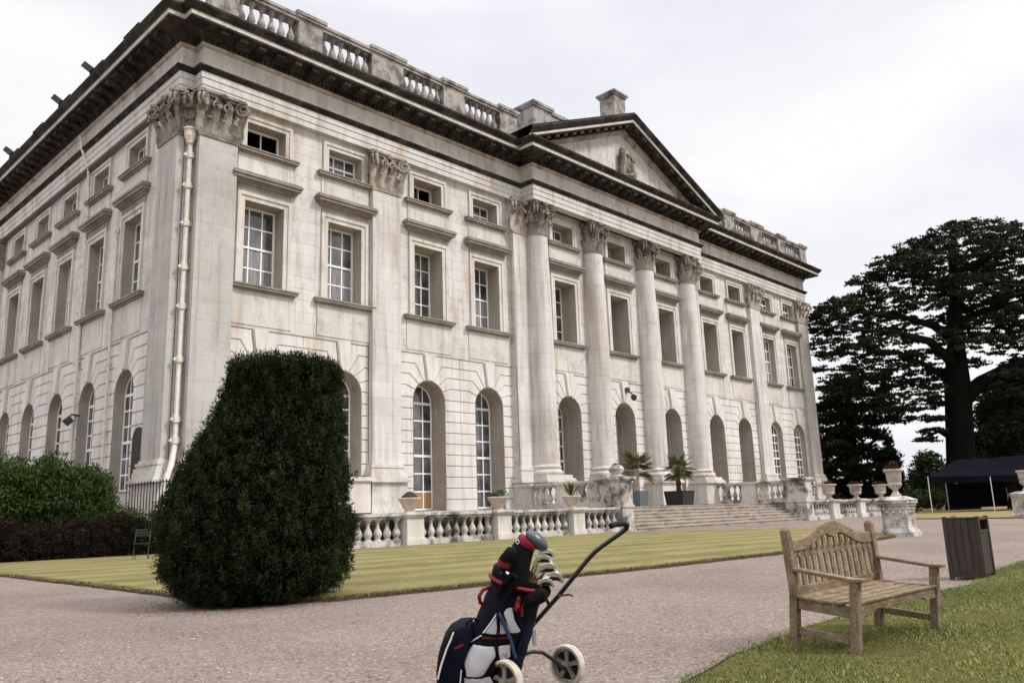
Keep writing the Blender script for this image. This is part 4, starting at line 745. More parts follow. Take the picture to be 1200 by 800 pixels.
# ================================================================ URNS, PLANTS, TENT
M_URN = stone('urn_stone', base=(.50, .45, .40), soot=.7, lo=.5, hi=.68, tan=.5)
M_TERRA = stone('planter_stone', base=(.52, .44, .37), soot=.4, lo=.55, hi=.75)
M_FLOWER = leafy('red_flower_petal', (.03, .006, .009), (.10, .014, .022), .6, .2); M_GREEN = leafy('planter_leaf', (.015, .035, .01), (.09, .14, .04), .5, .3); M_PALM = leafy('palm_leaf', (.02, .04, .008), (.19, .20, .045), .5, .3)
def urn(label, x, y, z, h, w, tall=True):
    m = MB()
    if tall: m.lathe([(w * .55, 0), (w * .55, h * .05), (w * .4, h * .09), (w * .26, h * .2), (w * .3, h * .25), (w * .6, h * .33), (w * .74, h * .42), (w * .66, h * .52), (w * .74, h * .58), (w * .78, h * .85), (w * .98, h * .92), (w, h * .97), (w * .95, h), (w * .8, h * .98), (w * .72, h * .85)], (0, 0, 0), 20)
    else: m.lathe([(w * .5, 0), (w * .5, h * .08), (w * .42, h * .14), (w * .6, h * .3), (w * .88, h * .75), (w * 1.0, h * .86), (w * 1.02, h * .96), (w * .92, h), (w * .85, h * .86)], (0, 0, 0), 18)
    o = m.build('garden_urn', M_URN if tall else M_TERRA, smooth=True); o.location = (x, y, z); return tag(o, label, 'urn', 'stone urns and planters of the terrace')
def plant(name, label, cat_, x, y, z, r, h, mat, n=26, k_=22, leaf_=.05, asp=.3, spiky=False):
    root = thing(name, label, cat_, (x, y, z))
    if spiky:
        nl = 40; a = rng.uniform(0, 6.28, nl); el = rng.uniform(.5, 1.4, nl); d = np.stack([np.cos(a) * np.cos(el), np.sin(a) * np.cos(el), np.sin(el)], 1); P = d * h * .5; quads('foliage', P, d * h * .5, unit(np.cross(d, [0.1, .2, 1])) * .05, mat, root, tint=rng.random(nl))
    else:
        C = unit(rng.normal(0, 1, (n, 3))) * rng.uniform(.3, 1, (n, 1)) * np.array([r, r, h]); C[:, 2] = np.abs(C[:, 2]); pt = clumps(C, r * .35, k_, leaf_, asp, 1, .4); quads('foliage', *pt[:3], mat, root, tint=pt[3])
        m = MB(); m.lathe([(r * .75, -.03), (r * .6, h * .15), (.02, h * .2)], (0, 0, 0), 10); m.build('soil', M_SOIL, root)
    return root
ux = -1.2
urn('squat stone planter with bare soil, on the balustrade pier nearest the yew', 5.3, -7.45, 1.165, .50, .40, False); m = MB(); m.lathe([(.34, 0), (.28, .12), (.12, .25), (.01, .29)], (0, 0, 0), 12); o = m.build('soil_mound', M_SOIL); o.location = (5.3, -7.45, 1.60); tag(o, 'dark mound of soil in the squat planter nearest the yew', 'soil')
urn('squat stone planter holding a leafy green plant, on the balustrade', 9.7, -7.45, 1.165, .50, .42, False); plant('potted_plant', 'leafy green plant in a squat stone planter on the balustrade', 'plant', 9.7, -7.45, 1.62, .36, .26, M_GREEN, 26, 26, .06)
urn('squat stone planter holding a spiky yellow-green plant', 14.15, -7.45, 1.165, .50, .42, False); plant('spiky_plant', 'spiky yellow-green plant in a stone planter before the raised balustrade', 'plant', 14.15, -7.45, 1.6, .3, .75, M_PALM, spiky=True)
for x, hh, lab in ((37.4, .95, 'stone urn nearest the right-hand stair pier, on the low balustrade'), (40.3, 1.0, 'stone urn on the second pier right of the steps'), (44.7, 1.0, 'stone urn on the third pier right of the steps'), (49.2, 1.0, 'stone urn on the end pier of the low balustrade')):
    urn(lab, x, -7.4, 1.21, hh, .52); plant('red_flowers', 'low dark red flowers in the ' + lab.split(',')[0], 'flowers', x, -7.4, 1.2 + hh, .42, .2, M_FLOWER, 18, 16, .06)['group'] = 'red flowers in the urns'
def urn_pedestal(x, y, rz, lab, s=.42, h=1.06):
    r = thing('urn_pedestal', lab + ' pedestal with moulded cap', 'pedestal', (x, y, 0), rz, 'urn pedestals on the gravel'); m = MB(); m.box(-s - .1, s + .1, -s - .1, s + .1, 0, .12); m.loft([[(i * e, j * e, z) for i, j in ((-1, -1), (1, -1), (1, 1), (-1, 1))] for e, z in ((s + .07, .12), (s + .01, .22), (s, .24), (s, h - .2))]); m.build('die', M_BAL, r)
    m = MB(); m.box(-s - .04, s + .04, -s - .04, s + .04, h - .2, h - .13); m.box(-s - .08, s + .08, -s - .08, s + .08, h - .13, h - .04); m.loft([[(i * e, j * e, z) for i, j in ((-1, -1), (1, -1), (1, 1), (-1, 1))] for e, z in ((s + .1, h - .04), (s * .6, h + .07))]); m.build('cap', M_BAL, r)
    m = MB()
    for i in range(7): u = -s + .08 + i * (2 * s - .16) / 6; v = .10 * abs(math.sin(i * 1.6)); m.lathe([(.02, -.06), (.055, 0), (.02, .06)], (u, -s - .005, h - .28 - v), 7); m.lathe([(.02, -.06), (.055, 0), (.02, .06)], (-s - .005, u, h - .28 - v), 7)
    m.build('carved_swag', M_URN, r)
    return h + .07
U1 = (11.8, -21.68); zc = urn_pedestal(*U1, 0, 'weathered stone', .35); urn('tall stone urn on the free-standing pedestal at the lawn corner', *U1, zc, .78, .27); plant('red_flowers', 'dark red flowers in the tall urn at the lawn corner', 'flowers', *U1, zc + .76, .24, .26, M_FLOWER, 22, 18, .04)
U2 = gpx(1208, 606); zc = urn_pedestal(U2.x, U2.y, rad(-40), 'stone urn, cut by the right edge of the picture, on its', .5, 1.2); urn('stone urn at the right edge of the picture beside the marquee', U2.x, U2.y, zc, 1.0, .36)
def palm(x, y, z, lab, plab, pcol, hgt, tcol, w=.45, box=True, seed=1):
    rn = random.Random(seed); m = MB(); m.loft([[(x + i * e, y + j * e, z + q) for i, j in ((-1, -1), (1, -1), (1, 1), (-1, 1))] for e, q in ((w * .86, 0), (w, .8), (w * .9, .8), (w * .88, .7))]); tag(m.build('square_planter', pcol), plab, 'planter', 'palm planters on the portico platform')
    r = thing('palm_tree', lab, 'palm', (x, y, z + .7), 0, 'potted palms on the portico platform'); m = MB(); m.tube([(rn.uniform(-.02, .02), 0, hgt * i / 8) for i in range(9)], [.13 + .025 * (i % 2) for i in range(9)], 9); m.build('trunk', tcol, r)
    P, A, B, T = [], [], [], []
    for i in range(48):
        az = rn.uniform(0, 6.28); el = rn.uniform(-.7, 1.2); st_ = rn.uniform(.45, .75); d = Vector((math.cos(az) * math.cos(el), math.sin(az) * math.cos(el), math.sin(el))); hub = Vector((0, 0, hgt)) + d * st_; u = Vector((-math.sin(az), math.cos(az), 0)); 
        for q in range(15):
            an = (q / 14 - .5) * 4.2; l = (d * math.cos(an) + u * math.sin(an)); l = (l + Vector((0, 0, -.18))).normalized(); P.append(hub + l * .26); A.append(l * .28); B.append(l.cross(Vector((.3, .2, 1))).normalized() * .05); T.append(rn.random())
        P.append(Vector((0, 0, hgt)) + d * st_ * .5); A.append(d * st_ * .5); B.append(u * .012); T.append(.6)
    quads('fronds', np.array(P), np.array(A), np.array(B), M_PALM, r, tint=np.array(T))
PB_ = plain('slate_blue_planter', (.10, .12, .135), .6, .3); PD = plain('charcoal_planter', (.022, .024, .026), .6, .3)
palm(22.98, -4.6, 1.15, 'fan palm with pale trunk in the slate blue planter, nearest the left stair pier', 'tall slate blue square planter with a palm on the portico platform', PB_, 1.25, plain('pale_palm_bark', (.42, .36, .28), .9, .1, .3, 20), .42, seed=4)
palm(26.95, -4.6, 1.15, 'fan palm with red-brown trunk in the charcoal planter, in front of the third column', 'charcoal square planter with a palm at the top of the steps', PD, 1.35, plain('brown_palm_bark', (.09, .045, .03), .9, .1, .4, 20), .62, seed=9)
# --- marquee
TN = thing('marquee', 'navy blue marquee tent with sagging roof on white poles', 'marquee', tuple(gpx(1160, 598)))
tb = Vector(TN.location); D0 = 60
tp = lambda x, y, dd=0: px(x, y, D0 + dd) - tb
M_TENT = plain('navy_canvas', (.008, .0085, .013), 1.0, .0, .2, .4); M_TENTIN = plain('dark_canvas', (.004, .0045, .006), .9, .1, .3, .3); M_POLE = plain('white_pole', (.62, .62, .6), .4, .4)
m = MB(); e = [(1085, 558, 0), (1122, 557.5, 0), (1160, 557, 0), (1200, 556, 0), (1262, 553, 0)]; rdg = [(1118, 539, 3.2), (1135, 538, 3.2), (1165, 536, 3.2), (1200, 533, 3.2), (1245, 530, 3.2)]; bk = [(1100, 558, 7), (1130, 557.5, 7), (1165, 557, 7), (1200, 556, 7), (1255, 553, 7)]
md = [((a[0] + b[0]) / 2, (a[1] + b[1]) / 2 + 3, (a[2] + b[2]) / 2) for a, b in zip(e, rdg)]
vs = [[tp(*q) for q in r_] for r_ in (e, md, rdg, bk)]; m.add([tuple(p) for r_ in vs for p in r_], [(k_ * 5 + i, k_ * 5 + i + 1, k_ * 5 + i + 6, k_ * 5 + i + 5) for k_ in range(3) for i in range(4)])
m.add([tuple(tp(*q)) for q in e] + [tuple(tp(q[0], q[1] + 7 + (1.5 if i % 2 else 0), q[2])) for i, q in enumerate(e)], [(i, i + 1, i + 6, i + 5) for i in range(4)]); m.build('canopy', M_TENT, TN)
m = MB(); m.add([tuple(tp(x, y, 6.8)) for x, y in ((1112, 595), (1255, 590), (1255, 555), (1112, 558))], [(0, 1, 2, 3)]); m.add([tuple(tp(*q)) for q in ((1180, 596, .4), (1262, 592, .4), (1262, 558, .4), (1184, 560, .4))], [(0, 1, 2, 3)]); m.build('side_wall', M_TENTIN, TN)
for x, dd in ((1087, 0), (1160, 0), (1107, 7), (1177, 7), (1258, 0)):
    m = MB(); a = tp(x, 558, dd); b = a.copy(); b.z = -tb.z; m.tube([b, a], .03, 6); m.build('pole', M_POLE, TN)
m = MB(); m.tube([tp(1120, 566, .1), tp(1130, 562, .1), tp(1158, 559, .1)], .06, 5); m.build('rolled_flap', M_POLE, TN)
# --- folding garden chair by the hedge
cb = gpx(165, 657); ch = thing('garden_chair', 'thin black metal garden chair on the lawn beside the yew', 'chair', (cb.x, cb.y, .05), rad(-30))
m = MB()
for x in (-.2, .2):
    m.tube([(x, -.2, 0), (x, .22, .86)], .011, 6); m.tube([(x * .9, .22, 0), (x * .9, -.2, .45)], .011, 6)
m.build('frame', M_IRON, ch); m = MB(); [m.box(-.2, .2, -.2 + i * .085, -.14 + i * .085, .44, .455) for i in range(5)]; m.build('seat', M_IRON, ch); m = MB(); [m.box(-.21, .21, .16 + i * .028, .175 + i * .028, .66 + i * .075, .71 + i * .075) for i in range(3)]; m.build('backrest', M_IRON, ch)

# ================================================================ BENCH
k = NT('weathered_teak'); tcn = k.n('ShaderNodeTexCoord').outputs['Object']
gr_ = k.noise(7, 6, .65, vec=tcn, st=(1, 1, 1)); g2 = k.noise(60, 4, .6, vec=tcn, st=(.25, 1, 1))
c = k.mix(k.ramp(gr_, .3, .7), (.115, .080, .050), (.29, .22, .14)); c = k.mix(1.0, c, k.ramp(g2, .3, .7, (.5, .48, .46), (1.25, 1.24, 1.22)), 'MULTIPLY'); c = k.mix(k.math('MULTIPLY', k.ramp(k.noise(3, 6, .7, vec=tcn), .52, .72), .55), c, (.12, .105, .08)); k.bump(g2, .4, .004); M_TEAK = k.fin(c, .75, .25)
M_LEG = M_TEAK
W2, DF, DB = .72, -.27, .26
bench = thing('park_bench', 'weathered wooden bench with curved slatted back standing on the grass', 'bench', (-7.0755, -28.0296, .01), 0); bench.rotation_euler = (rad(5.8), rad(-.5), rad(-3.64)); bench.scale = (1.376 / 1.44, .493 / .53, .887)
LW = .032
def leg_post(x, y, top, rake=0, cut=.43):
    m = MB(); m.loft([[(x + i * LW, y + j * LW + r_, z) for i, j in ((-1, -1), (1, -1), (1, 1), (-1, 1))] for z, r_ in ((0, 0), (cut, 0), (top, rake))]); return m
for sx in (-1, 1):
    x = sx * (W2 - LW); leg_post(x, DF + LW, .572).build('leg', M_TEAK, bench, bevel=.006); 
    m = leg_post(x, DB - LW, .885, .075); m.loft([[(x + i * e, DB - LW + .075 + j * e, z) for i, j in ((-1, -1), (1, -1), (1, 1), (-1, 1))] for e, z in ((LW, .885), (LW * .5, .915))]); m.build('leg', M_TEAK, bench, bevel=.006)
    m = MB(); ys = [DB - .03, .1, -.1, DF + .05, DF - .045]; zs = [.598, .592, .583, .578, .586]; m.loft([[(x + i * .042, y, z + j * .014) for i, j in ((-1, -1), (1, -1), (1, 1), (-1, 1))] for y, z in zip(ys, zs)]); m.build('armrest', M_TEAK, bench, bevel=.006)
    m = MB(); m.box(x - .018, x + .018, DF + .07, DB - .07, .11, .165); m.box(x - .02, x + .02, DF + .07, DB - .07, .30, .385); m.build('stretcher', M_TEAK, bench, bevel=.004)
def seat_z(y): return .40 + .02 * ((y - .05) / .3) ** 2
m = MB()
for i in range(5):
    y0 = DF + .005 + i * .097; y1 = y0 + .077; q = .02
    m.loft([[(x, y0, seat_z(y0) - q), (x, y1, seat_z(y1) - q), (x, y1, seat_z(y1)), (x, y0, seat_z(y0))] for x in (-W2 - .004 + (LW * 2 if i == 0 else 0), W2 + .004 - (LW * 2 if i == 0 else 0))])
m.build('seat', M_TEAK, bench, bevel=.004)
top = [(-W2 + LW * 2, .398)] + [(W2 - LW * 2, .398)]; xs = np.linspace(W2 - LW * 2, -W2 + LW * 2, 61); low = [(x, .295 + .02 * abs(math.sin(abs(x) / .62 * math.pi * 2.5)) + (.045 if abs(x) < .3 else 0) * 0 + .055 * (1 - min(1, (abs(abs(x) - .62) / .25)) ) * -.6 + .03) for x in xs]
m = MB(); m.prism(top + low, DF + .014, DF + .044); m.build('apron', M_TEAK, bench, bevel=.003)
yb = lambda z: DB - LW + .075 * (z - .43) / .455
def crest(x): u = abs(x) / (W2 - .07); return .805 + .135 * (0.5 + .5 * math.cos(math.pi * min(1, u * 1.18))) + .012 * u
xs = np.linspace(-W2 + LW * 2, W2 - LW * 2, 49)
def under(x):
    b = crest(x) - .085
    if abs(x) < .24: b = min(b, .835 + .03 * math.cos(abs(x) / .24 * math.pi) * -1 + .012 * abs(math.sin(x / .24 * math.pi * 1.5))) - .0
    return b
m = MB(); pu = [(x, crest(x)) for x in xs]; pd = [(x, under(x)) for x in xs]
m.loft([[(x, yb(zt) - .02, zt), (x, yb(zt) + .02, zt), (x, yb(zb) + .02, zb), (x, yb(zb) - .02, zb)] for (x, zt), (_, zb) in zip(pu, pd)]); m.build('top_rail', M_TEAK, bench, bevel=.004)
m = MB()
for i in range(14):
    x = -W2 + .1 + i * (2 * W2 - .2) / 13; zt = under(x) + .02; zn = .74 if True else 0
    m.loft([[(x - w_, yb(z) - .009, z), (x + w_, yb(z) - .009, z), (x + w_, yb(z) + .009, z), (x - w_, yb(z) + .009, z)] for w_, z in ((.025, .45), (.025, .672), (.040, .69), (.040, .70), (.020, .725), (.020, zt))])
m.box(-W2 + LW * 2, W2 - LW * 2, yb(.43) - .016, yb(.43) + .016, .40, .462); m.build('backrest', M_TEAK, bench)

# ================================================================ LITTER BIN
k = NT('dark_stained_wood'); tcn = k.n('ShaderNodeTexCoord').outputs['Object']; c = k.mix(k.ramp(k.noise(5, 6, .6, vec=tcn, st=(3, 3, .4)), .3, .75), (.020, .015, .012), (.058, .042, .034)); k.bump(k.noise(40, 4, vec=tcn, st=(1, 1, .15)), .3, .004); M_BIN = k.fin(c, .6, .35)
p = px(1139, 600, 9.9); lb = Vector((p.x, p.y, 0)); bn = thing('litter_bin', 'dark brown square slatted wooden litter bin at the grass edge', 'bin', (-1.56, -27.22, 0), rad(-90)); bs = .19; bh = .78
m = MB()
for i in (-1, 1):
    for j in (-1, 1): m.box(i * bs - .024, i * bs + .024, j * bs - .024, j * bs + .024, 0, bh)
m.build('corner_post', M_BIN, bn, bevel=.004)
m = MB()
for s_ in (-1,):
    for i in range(4): u = -bs + .026 + i * .083; m.box(u, u + .078, s_ * bs - .014, s_ * bs + .010, .07, bh - .04)
m.box(-bs - .02, bs + .02, -bs - .016, -bs + .016, .03, .069); m.build('front_panel', M_BIN, bn, bevel=.003)
m = MB()
for s_ in (1,):
    for i in range(4): u = -bs + .026 + i * .083; m.box(s_ * bs - .012, s_ * bs + .012, u, u + .078, .07, .58)
    m.box(s_ * bs - .018, s_ * bs + .018, -bs, bs, .58, .61); m.box(s_ * bs - .018, s_ * bs + .018, -bs, bs, .73, bh - .02)
m.build('side_panel', M_BIN, bn, bevel=.003)
m = MB(); m.box(-bs - .012, -bs + .012, -bs + .025, bs - .025, .07, bh - .03); m.build('side_panel', M_BIN, bn); m = MB(); m.box(-bs + .025, bs - .025, bs - .012, bs + .012, .07, bh - .03); m.build('rear_panel', M_BIN, bn)
m = MB(); m.box(-bs + .02, bs - .02, -bs + .02, bs - .02, .05, .6); m.build('liner', M_DARK, bn); m = MB(); m.box(-bs - .01, bs + .01, -bs - .012, bs + .012, bh - .035, bh - .012); m.build('lid', M_BIN, bn, bevel=.004)

# ================================================================ GOLF TROLLEY AND BAG
M_TUBE = plain('black_tube', (.008, .007, .008), .3, .5, .2); M_RUB = plain('black_rubber', (.008, .008, .009), .7, .2); M_TYRE = plain('cream_tyre', (.46, .41, .35), .85, .15, .35, 22, 0, .5); M_RIM = plain('grey_beige_rim', (.20, .175, .14), .5, .4, .4, 14)
M_NAVY = plain('navy_nylon', (.0045, .006, .014), .75, .12, .35, 10, 0, .25); M_BLK = plain('black_nylon', (.005, .005, .006), .8, .1, .3, 12, 0, .25); M_GREY = plain('light_grey_nylon', (.50, .50, .53), .65, .3, .12, 9, 0, .3); M_BLUE = plain('blue_webbing', (.022, .04, .085), .6, .3); M_RED = plain('red_nylon', (.18, .005, .014), .6, .35, .2); M_WHT = plain('white_piping', (.72, .72, .74), .5, .3)
M_CHROME = plain('brushed_steel', (.80, .79, .77), .38, .5, .1, 30, 1.0); M_HEAD = plain('grey_club_head', (.055, .06, .07), .35, .5, .1); M_WOODC = plain('tan_headcover', (.42, .23, .09), .6, .3)
Pn = px(592, 806, 4.42); Pf = px(665, 783, 4.86); tr0 = Vector(((Pn.x + Pf.x) / 2, (Pn.y + Pf.y) / 2, 0)); TRL = thing('golf_trolley', 'black two-wheeled golf trolley with pale tyres and long pull handle', 'golf trolley', tuple(tr0))
wt = lambda o: (lambda *p: Vector(p) - o); Q = lambda x, y, d: px(x, y, d) - tr0
m = MB(); m.tube([Q(599, 778, 4.72), Q(604, 762, 4.72), Q(611, 747, 4.73), Q(632, 723, 4.74), Q(655, 697, 4.75), Q(671, 677, 4.75), Q(686, 658.5, 4.76), Q(692, 651.5, 4.76), Q(698, 645.5, 4.76), Q(705, 640, 4.76), Q(714, 633.5, 4.76), Q(727, 624.5, 4.76), Q(732, 620.5, 4.76), Q(734.5, 616.5, 4.76)], .0135, 10); m.build('shaft', M_TUBE, TRL, smooth=True)
m = MB(); m.tube([Q(733, 620, 4.76), Q(735, 615, 4.76), Q(730, 613, 4.74), Q(721, 614, 4.70), Q(716, 616, 4.66)], .0165, 10); m.build('handle', M_RUB, TRL, smooth=True)
m = MB(); m.tube([Q(644, 709, 4.74), Q(638, 698, 4.72), Q(633, 690, 4.70)], .010, 8); m.tube([Q(612, 736, 4.70), Q(622, 718, 4.69), Q(633, 693, 4.69), Q(628, 688, 4.6), Q(612, 684, 4.50), Q(598, 676, 4.52)], .007, 7); m.build('bag_bracket', M_TUBE, TRL, smooth=True)
m = MB(); m.tube([Q(654, 698, 4.74), Q(667, 696, 4.72), Q(671, 698, 4.71)], .006, 6); m.build('clip', M_TUBE, TRL)
m = MB(); m.tube([Q(600, 773, 4.70), Q(610, 767, 4.71), Q(624, 763, 4.74), Q(636, 764, 4.78), Q(648, 772, 4.81), Q(657, 780, 4.82), Q(663, 784, 4.83)], .0115, 8); m.tube([Q(602, 775, 4.70), Q(597, 783, 4.6), Q(594, 795, 4.5), Q(593, 804, 4.46)], .0115, 8); m.tube([Q(602, 776, 4.72), Q(590, 790, 4.68), Q(572, 800, 4.6)], .011, 8); m.build('axle_arm', M_TUBE, TRL, smooth=True)
ax = (Pf - Pn); ax.z = 0; ax.normalize(); upv = Vector((0, 0, 1)); fw = ax.cross(upv)
def wheel(P, R_=.116, sgn=1):
    P = Vector((P.x, P.y, R_)) - tr0; tf = lambda u, v, a: P + fw * u + upv * v + ax * a
    m = MB(tf); n = 28; prof = [(R_ - .018, -.024), (R_ - .006, -.026), (R_, -.016), (R_ + .001, 0), (R_, .016), (R_ - .006, .026), (R_ - .018, .024)]
    m.loft([[(r * math.cos(2 * math.pi * i / n), r * math.sin(2 * math.pi * i / n), a) for i in range(n)] for r, a in prof], caps=False); w = m.build('wheel', None, TRL, smooth=True); w.data.materials.append(M_TYRE)
    m = MB(tf); prof = [(R_ - .018, -.024), (R_ - .027, -.02), (R_ - .030, 0), (R_ - .027, .02), (R_ - .018, .024)]; m.loft([[(r * math.cos(2 * math.pi * i / n), r * math.sin(2 * math.pi * i / n), a) for i in range(n)] for r, a in prof], caps=False)
    for i in range(5):
        a0 = 2 * math.pi * i / 5 + .3; c_, s_ = math.cos(a0), math.sin(a0); m.loft([[((rr) * c_ - t * s_, (rr) * s_ + t * c_, q) for t, q in ((-wd_, -.008), (wd_, -.008), (wd_, .008), (-wd_, .008))] for rr, wd_ in ((.012, .014), (.045, .010), (R_ - .027, .018))])
    m.loft([[(r * math.cos(2 * math.pi * i / 14), r * math.sin(2 * math.pi * i / 14), a) for i in range(14)] for r, a in ((.012, -.032), (.022, -.03), (.024, .03), (.012, .032))]); m.build('rim', M_RIM, w, smooth=True)
    m = MB(tf); m.loft([[(r * math.cos(2 * math.pi * i / 20), r * math.sin(2 * math.pi * i / 20), a) for i in range(20)] for r, a in ((R_ - .032, .004), (R_ - .032, .006))]); m.build('backing_disc', M_DARK, w)
wheel(Pn); wheel(Pf)
m = MB(); m.tube([Q(627, 728, 4.7), Q(626, 735, 4.69)], .002, 5); m.lathe([(.004, -.05), (.017, -.045), (.019, 0), (.017, .035), (.004, .045)], Q(626, 745, 4.69), 8, 1, .4); m.build('hanging_tag', plain('clear_grey_plastic', (.25, .24, .23), .3, .5), TRL)
# --- bag: local frame s (right), c (away), a (along the bag)
B0 = px(568, 797, 4.6); T0 = px(611, 674, 4.6); av = (T0 - B0); BL_ = av.length; av.normalize(); cv = (CF - av * CF.dot(av)).normalized(); sv = cv.cross(av) * -1
if sv.dot(CR) < 0: sv = -sv
bag0 = Vector((B0.x, B0.y, 0)); BAG = thing('golf_bag', 'navy, white and black golf bag with red trim strapped to the trolley', 'golf bag', tuple(bag0))
btf = lambda s, c, a: B0 - bag0 + sv * s + cv * c + av * a
PXM = FPX / 4.6; A2 = Vector((43, -123)).normalized(); S2 = Vector((-A2.y, A2.x))
def sa(x, y): q = Vector((x - 568, y - 797)); return q.dot(S2) / PXM, q.dot(A2) / PXM
prof = [(.150, 0), (.168, .03), (.172, .12), (.165, .28), (.152, .45), (.140, .56), (.143, BL_ - .03)]
def half(a): return float(np.interp(a, [p_[1] for p_ in prof], [p_[0] for p_ in prof]))
m = MB(btf); n = 26; n2 = 60; wr = lambda i, a: 1 + .012 * math.sin(a * 31 + 9 * math.sin(i * .21)) + .010 * math.sin(a * 67 + i * .5) + .008 * math.sin(i * .9 + a * 12); m.loft([[(r * math.cos(2 * math.pi * i / n2) * wr(i, a), .78 * r * math.sin(2 * math.pi * i / n2) * wr(i, a), a) for i in range(n2)] for r, a in [(half(a) if a > 0 else .14, a) for a in np.linspace(0, BL_ - .03, 44)]]); m.build('body', M_NAVY, BAG, smooth=True)
def front(s, a, off=.004): h_ = half(a); u = max(-.999, min(.999, s / h_)); return (s, -.78 * h_ * math.sqrt(1 - u * u) - off, a)
def patch(poly, mat, name, off=.006, n_=11, puff=0):
    P_ = [sa(x, y) for x, y in poly]; amin, amax = min(p_[1] for p_ in P_) + 1e-4, max(p_[1] for p_ in P_) - 1e-4; rows = []; cnt = 15
    for i in range(cnt):
        a = amin + (amax - amin) * i / (cnt - 1); xs_ = []
        for (s0, a0), (s1, a1) in zip(P_, P_[1:] + P_[:1]):
            if (a0 - a) * (a1 - a) <= 0 and a0 != a1: xs_.append(s0 + (s1 - s0) * (a - a0) / (a1 - a0))
        l, r = min(xs_), max(xs_); ei = 1 - abs(2 * i / (cnt - 1) - 1) ** 4
        rows.append([front(l + (r - l) * j / n_, a, off + .0022 * math.sin(a * 90 + j * 1.7) * ei + puff * ei * (1 - abs(2 * j / n_ - 1) ** 4)) for j in range(n_ + 1)])
    m = MB(btf); m.loft(rows, closed=False, caps=False); o = m.build(name, mat, BAG, smooth=True); return o
def piping(pts, r, mat, name, off=.008): m = MB(btf); m.tube([front(*sa(x, y), off) for x, y in pts], r, 6); return m.build(name, mat, BAG, smooth=True)
patch([(540, 768), (553, 741), (582, 738), (600, 742), (602, 758), (587, 776), (568, 786), (546, 788)], M_BLK, 'side_pocket', .004, puff=.012)
patch([(544, 767), (555, 747), (580, 745.5), (583.5, 756), (567, 781), (548, 783)], M_GREY, 'lower_panel', .010, puff=.018)
patch([(584.5, 745), (598, 744), (598, 757), (586.5, 770)], M_GREY, 'lower_side_panel', .018, puff=.004)
patch([(569, 733), (583, 711), (585, 733)], M_GREY, 'upper_panel', .007); patch([(586.5, 733), (586.5, 718), (593, 729), (593.5, 734)], M_GREY, 'upper_panel', .007)
patch([(590.5, 709), (594, 704), (600, 703), (603, 718), (610, 730), (607, 736), (597, 731)], M_GREY, 'upper_panel', .009, puff=.006)
patch([(566, 737), (567, 733), (612, 731), (613, 736)], M_BLK, 'belt', .014); patch([(566, 738.5), (566, 736.5), (600, 734.5), (600, 736.5)], M_RED, 'belt', .019); patch([(565, 744), (564, 738.5), (606, 736.5), (606, 742)], M_BLK, 'belt', .017)
patch([(540, 797), (543, 786), (575, 780), (579, 788), (574, 797)], M_GREY, 'base_cup', .012)
piping([(567, 733), (575, 722), (583, 710)], .004, M_WHT, 'piping', .012); piping([(545, 754), (556, 743), (565, 736)], .004, M_WHT, 'piping', .012)
piping([(585, 708), (592, 722), (599, 740), (604, 760)], .011, M_BLUE, 'shoulder_strap', .022); piping([(583, 706), (584, 725), (582, 745), (587, 765)], .006, M_BLK, 'compression_strap', .02); piping([(604, 700), (609, 715), (613, 733), (606, 755)], .010, M_NAVY, 'side_seam', .012)
m = MB(lambda s, c, a: btf(s, c, a)); loop = [front(*sa(577, 705), .0), ]; pt_ = lambda x, y, c: (*((lambda q: (q[0], c, q[1]))(sa(x, y))),)
m = MB(btf); m.tube([pt_(574, 686, -.02), pt_(566, 688, -.05), pt_(562, 694, -.06), pt_(563, 702, -.05), pt_(567, 706, -.03)], .011, 7); m.build('carry_handle', M_RED, BAG, smooth=True)
m = MB(btf); pk = [(513, 800), (512, 785), (514, 765), (521, 744), (528, 734), (540, 727), (552, 726), (556, 736), (549, 757), (545, 775), (547, 800)]
m.loft([[(*sa(x, y)[:1], c, sa(x, y)[1]) for x, y in [((x - 533) * k_ + 533, (y - 765) * k_ + 765) for x, y in pk]] for c, k_ in ((-.10, .80), (-.085, .94), (-.05, 1.0), (.05, 1.0), (.09, .9))]); m.build('ball_pocket', M_NAVY, BAG, smooth=True)
m = MB(btf); m.tube([pt_(515, 786, -.108), pt_(519, 770, -.11), pt_(525, 752, -.108), pt_(530, 741, -.10), pt_(533, 734, -.085)], .0055, 6); m.tube([pt_(540, 795, -.10), pt_(541, 786, -.10), pt_(542, 776, -.10)], .004, 6); m.build('pocket_piping', M_WHT, BAG, smooth=True)
m = MB(btf); m.tube([pt_(534, 752, -.10), pt_(541, 749, -.098), pt_(546, 745, -.09)], .008, 6); m.build('pocket_trim', M_RED, BAG, smooth=True); m = MB(btf); m.tube([pt_(530, 737, -.085), pt_(538, 731, -.075)], .006, 6); m.build('pocket_trim', M_RED, BAG, smooth=True)
m = MB(btf); m.tube([pt_(545, 730, -.06), pt_(550, 722, -.08), pt_(556, 719, -.07), pt_(560, 724, -.05)], .006, 6); m.build('grab_loop', M_BLK, BAG, smooth=True)
m = MB(btf); m.loft([[(r * math.cos(2 * math.pi * i / n), .8 * r * math.sin(2 * math.pi * i / n), a) for i in range(n)] for r, a in ((.146, BL_ - .09), (.156, BL_ - .08), (.166, BL_ + .0), (.160, BL_ + .012), (.135, BL_ + .01), (.13, BL_ - .05))]); m.build('cuff', M_BLK, BAG, smooth=True)
m = MB(btf); m.tube([(.166 * math.cos(t), .134 * math.sin(t), BL_ - .034 + .02 * math.cos(t)) for t in np.linspace(math.pi, 2 * math.pi + .2, 14)], .011, 7); m.build('cuff_trim', M_RED, BAG, smooth=True)
